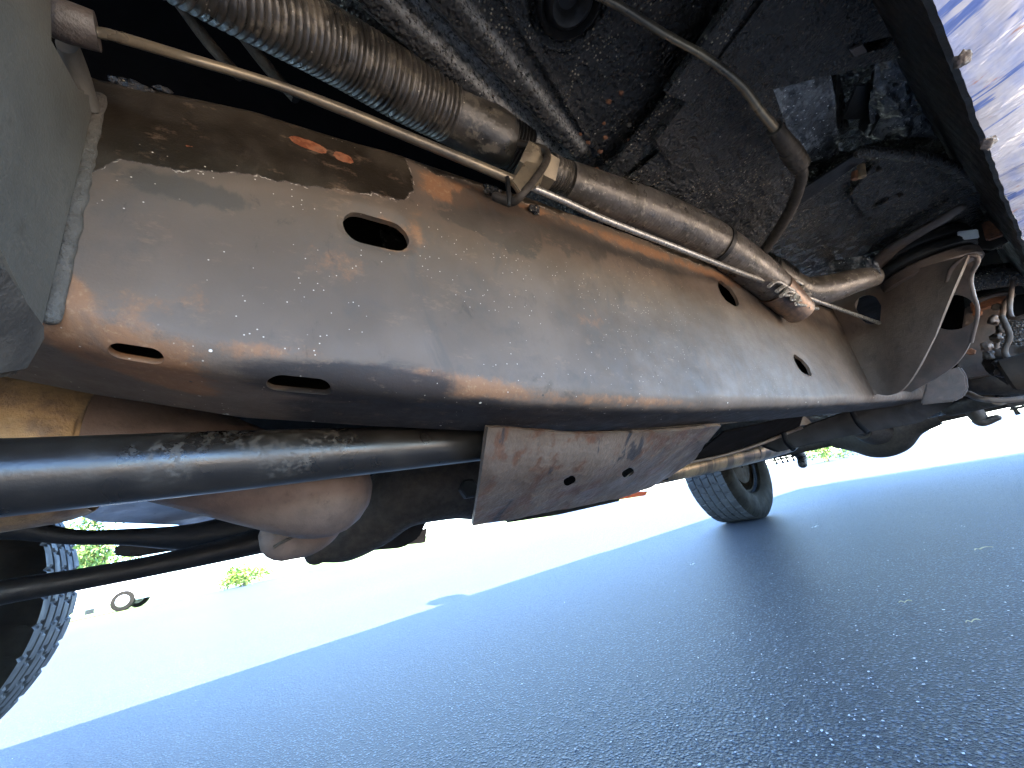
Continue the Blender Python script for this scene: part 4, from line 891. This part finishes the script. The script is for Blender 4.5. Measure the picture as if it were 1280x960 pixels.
# ------------------------------------------------------------------ things beyond the truck
def leafcrown(name, c, r, n, mat, sc, parent, seed, lf=.05):
    rg = np.random.default_rng(seed); V = []; Fc = []
    cl = rg.normal(size=(26, 3)); cl /= np.linalg.norm(cl, axis=1)[:, None]; cl *= rg.uniform(.35, .95, (26, 1))
    for i in range(n):
        p = cl[rg.integers(26)]+rg.normal(size=3)*.17; p = np.array(c)+p*r*np.array(sc)
        a = rg.normal(size=3); a /= np.linalg.norm(a); b = np.cross(a, rg.normal(size=3)); b /= np.linalg.norm(b); l = lf*rg.uniform(.6, 1.4)
        k = len(V); V += [p-a*l, p+b*l*.45, p+a*l, p-b*l*.45]; Fc.append((k, k+1, k+2, k+3))
    me = from_np(V, Fc); return _link(name, me, mat, parent, 180)
def plant(name, c, r, n, mat, label, cat, sc=(1, 1, 1), trunk=True, seed=0, group=None, lf=.05):
    e = tag(empty(name, (0, 0, 0)), label, cat, group)
    leafcrown('crown', c, r, n, mat, sc, e, seed, lf)
    if trunk:
        o = tube('trunk', [(c[0], c[1], 0), (c[0]+.02*r, c[1], c[2]*.6), (c[0], c[1], c[2])], [r*.09, r*.06, r*.03], 'bark', None, seg=12, n=5); o.parent = e
        for k in range(4):
            a = k*1.7; o = tube('limb', [(c[0], c[1], c[2]*.6), (c[0]+.3*r*math.cos(a), c[1]+.3*r*math.sin(a), c[2]), (c[0]+.6*r*math.cos(a), c[1]+.6*r*math.sin(a), c[2]+.3*r)], [r*.04, r*.03, r*.01], 'bark', None, seg=8, n=4); o.parent = e
    return e
def at_depth(px, py, d): r = ray(px, py); return Vector((0, 0, CAMH))+r*(d/F)
p = at_depth(306, 716, 13); plant('shrub', (p.x, p.y, .36), .55, 1500, 'leaf', 'small round lime green shrub on the open ground left of the exhaust elbow', 'shrub', (1.2, 1.2, .75), True, 3, lf=.05)
p = at_depth(122, 690, 22); plant('tree', (p.x, p.y, p.z+.3), 2.0, 3000, 'leaf2', 'green leafy tree seen between the left tyre and the stabiliser bar', 'tree', (1, 1, 1.1), True, 5, lf=.13)
p = at_depth(1030, 566, 15); plant('shrub', (p.x, p.y, .42), .62, 1600, 'leaf', 'wide lime green shrub seen under the truck just right of the far rear wheel', 'shrub', (1.7, 1.2, .8), True, 6, lf=.05)
p = at_depth(1290, 510, 30); plant('tree', (p.x, p.y, 2.2), 2.0, 3000, 'leaf2', 'green tree seen at the right edge behind the spring hanger', 'tree', (1, 1, .9), True, 7, lf=.12)

# parked white car, far left
def far_car(loc, rz):
    e = tag(empty('parked_car', loc), 'white parked car far away on the left, beside the big tyre', 'car'); e.rotation_euler = (0, 0, rz)
    prof = [(-2.2, .28), (-2.25, .62), (-2.1, .82), (-1.2, .92), (-.6, 1.38), (.8, 1.42), (1.5, .98), (2.15, .88), (2.25, .6), (2.2, .28)]
    def pr(name, prof, y0, y1, mat, ins=None):
        n = len(prof); ins = ins or (lambda z: 0)
        V = [(x, y0+ins(z), z) for x, z in prof]+[(x, y1-ins(z), z) for x, z in prof]
        Fc = [tuple(range(n)), tuple(range(n, 2*n))]+[(i, (i+1) % n, n+(i+1) % n, n+i) for i in range(n)]
        me = from_np(V, Fc); bm = bmesh.new(); bm.from_mesh(me); bmesh.ops.recalc_face_normals(bm, faces=bm.faces)
        bmesh.ops.bevel(bm, geom=list(bm.edges), offset=.05, segments=2, affect='EDGES', clamp_overlap=True); bm.to_mesh(me); bm.free(); return _link(name, me, mat, e, 30)
    pr('body', prof, -.85, .85, 'carw', lambda z: .15 if z > 1.2 else 0)
    pr('window', [(-1.0, .97), (-.55, 1.32), (.7, 1.35), (1.2, .99)], -.875, .875, 'glass', lambda z: .12 if z > 1.2 else .015)
    for wx in (-1.4, 1.4):
        for wy in (-.78, .78):
            o = lathe('wheel', [(1e-4, -.1), (.19, -.1), (.2, -.11), (.31, -.1), (.33, -.06), (.33, .06), (.31, .1), (.2, .11), (.19, .1), (1e-4, .1)], (wx, wy, .33), (0, 1, 0), 'rubber', None, 32); o.parent = e
            h = lathe('hubcap', [(1e-4, -.115), (.18, -.112), (.2, -.1), (.2, .1), (.18, .112), (1e-4, .115)], (wx, wy, .33), (0, 1, 0), 'hub', None, 32); h.parent = o
    return e
p = at(146, 765, Z=0); d = ray(146, 752)
far_car((p.x-1.1, p.y-.6, 0), 0.12)
# grass verge beyond the road
tag(_link('grass_verge', from_np([(-60, -21.5, .004), (60, -17, .004), (60, -200, .004), (-60, -200, .004)], [(0, 1, 2, 3)]), 'grass'), kind='structure')
slabpx('side_reflector', [(776, 620, 'Y', -1.2), (792, 615, 'Y', -1.2), (810, 614, 'Y', -1.2), (808, 619, 'Y', -1.2), (790, 622, 'Y', -1.2), (776, 624, 'Y', -1.2)], 'orange', T, thick=.02, bevel=.003)
slabpx('far_crossmember', [(640, 640, 'Y', -1.0), (700, 632, 'Y', -1.0), (775, 617, 'Y', -1.0), (776, 626, 'Y', -1.0), (700, 643, 'Y', -1.0), (640, 652, 'Y', -1.0)], 'bluegrey', T, thick=.04, bevel=.004)

# grit and leaves on the asphalt
V = []; Fc = []; rg = np.random.default_rng(12)
ico = bmesh.new(); bmesh.ops.create_icosphere(ico, subdivisions=1, radius=1); iv = np.array([v.co[:] for v in ico.verts]); ifc = [tuple(v.index for v in f.verts) for f in ico.faces]; ico.free()
ndone = 0
while ndone < 300:
    px = rg.uniform(560, 1290) if rg.random() < .85 else rg.uniform(0, 1290); py = rg.uniform(640, 975)
    if py < 900-px*.3+30: continue
    if rg.random() < .35: px = 1030+rg.normal()*90; py = 860+rg.normal()*60
    if py > 1000 or py < 640: continue
    p = at(px, py, Z=0); s = rg.uniform(.0006, .0014)*(1+.6*(rg.random() > .97))
    k = len(V); q = iv*np.array([s*rg.uniform(.8, 1.8), s*rg.uniform(.8, 1.5), s*.6]); a = rg.uniform(0, 6.28)
    q = np.stack([q[:, 0]*math.cos(a)-q[:, 1]*math.sin(a), q[:, 0]*math.sin(a)+q[:, 1]*math.cos(a), q[:, 2]], 1)*(1+.25*rg.normal(size=(len(iv), 1)))
    V += [tuple(v+np.array([p.x, p.y, s*.4])) for v in q]; Fc += [tuple(i+k for i in f) for f in ifc]; ndone += 1
tag(_link('loose_grit', from_np(V, Fc), 'stone', None, 60), kind='stuff')
def litter(name, px, py, L, w_, ang, label, cat, mat='dry', curl=.3):
    c = at(px, py, Z=.0); n = 14; V = []
    for i in range(n+1):
        t = i/n*2-1; wd = w_*(1-t*t)**.5*.5+.0004; y = curl*L*(t*t)*.5; z = .0025+.004*abs(math.sin(t*2.5))
        for s in (-1, 0, 1): V.append((t*L/2, y+s*wd, z+(.0012 if s else 0)))
    o = _link(name, from_np(V, grid_faces(n+1, 3)), mat, None, 60); o.location = (c.x, c.y, 0); o.rotation_euler = (0, 0, ang)
    md = o.modifiers.new('s', 'SOLIDIFY'); md.thickness = .0004
    return tag(o, label, cat)
litter('dry_leaf', 1226, 688, .05, .006, .7, 'curled tan leaf lying on the asphalt near the right edge', 'leaf', curl=.5)
litter('grass_blade', 1132, 755, .025, .0012, .9, 'short dry grass blade on the asphalt left of the pale twig', 'grass blade')
litter('twig', 1216, 780, .026, .0014, .7, 'thin pale twig on the asphalt below the curled leaf', 'twig')
litter('paper_scrap', 866, 707, .03, .006, .2, 'whitish paper scrap on the shaded asphalt left of the far wheel', 'litter', 'stone', .1)
litter('paper_scrap', 1019, 660, .05, .008, .3, 'whitish paper scrap on the asphalt just right of the far wheel', 'litter', 'stone', .1)
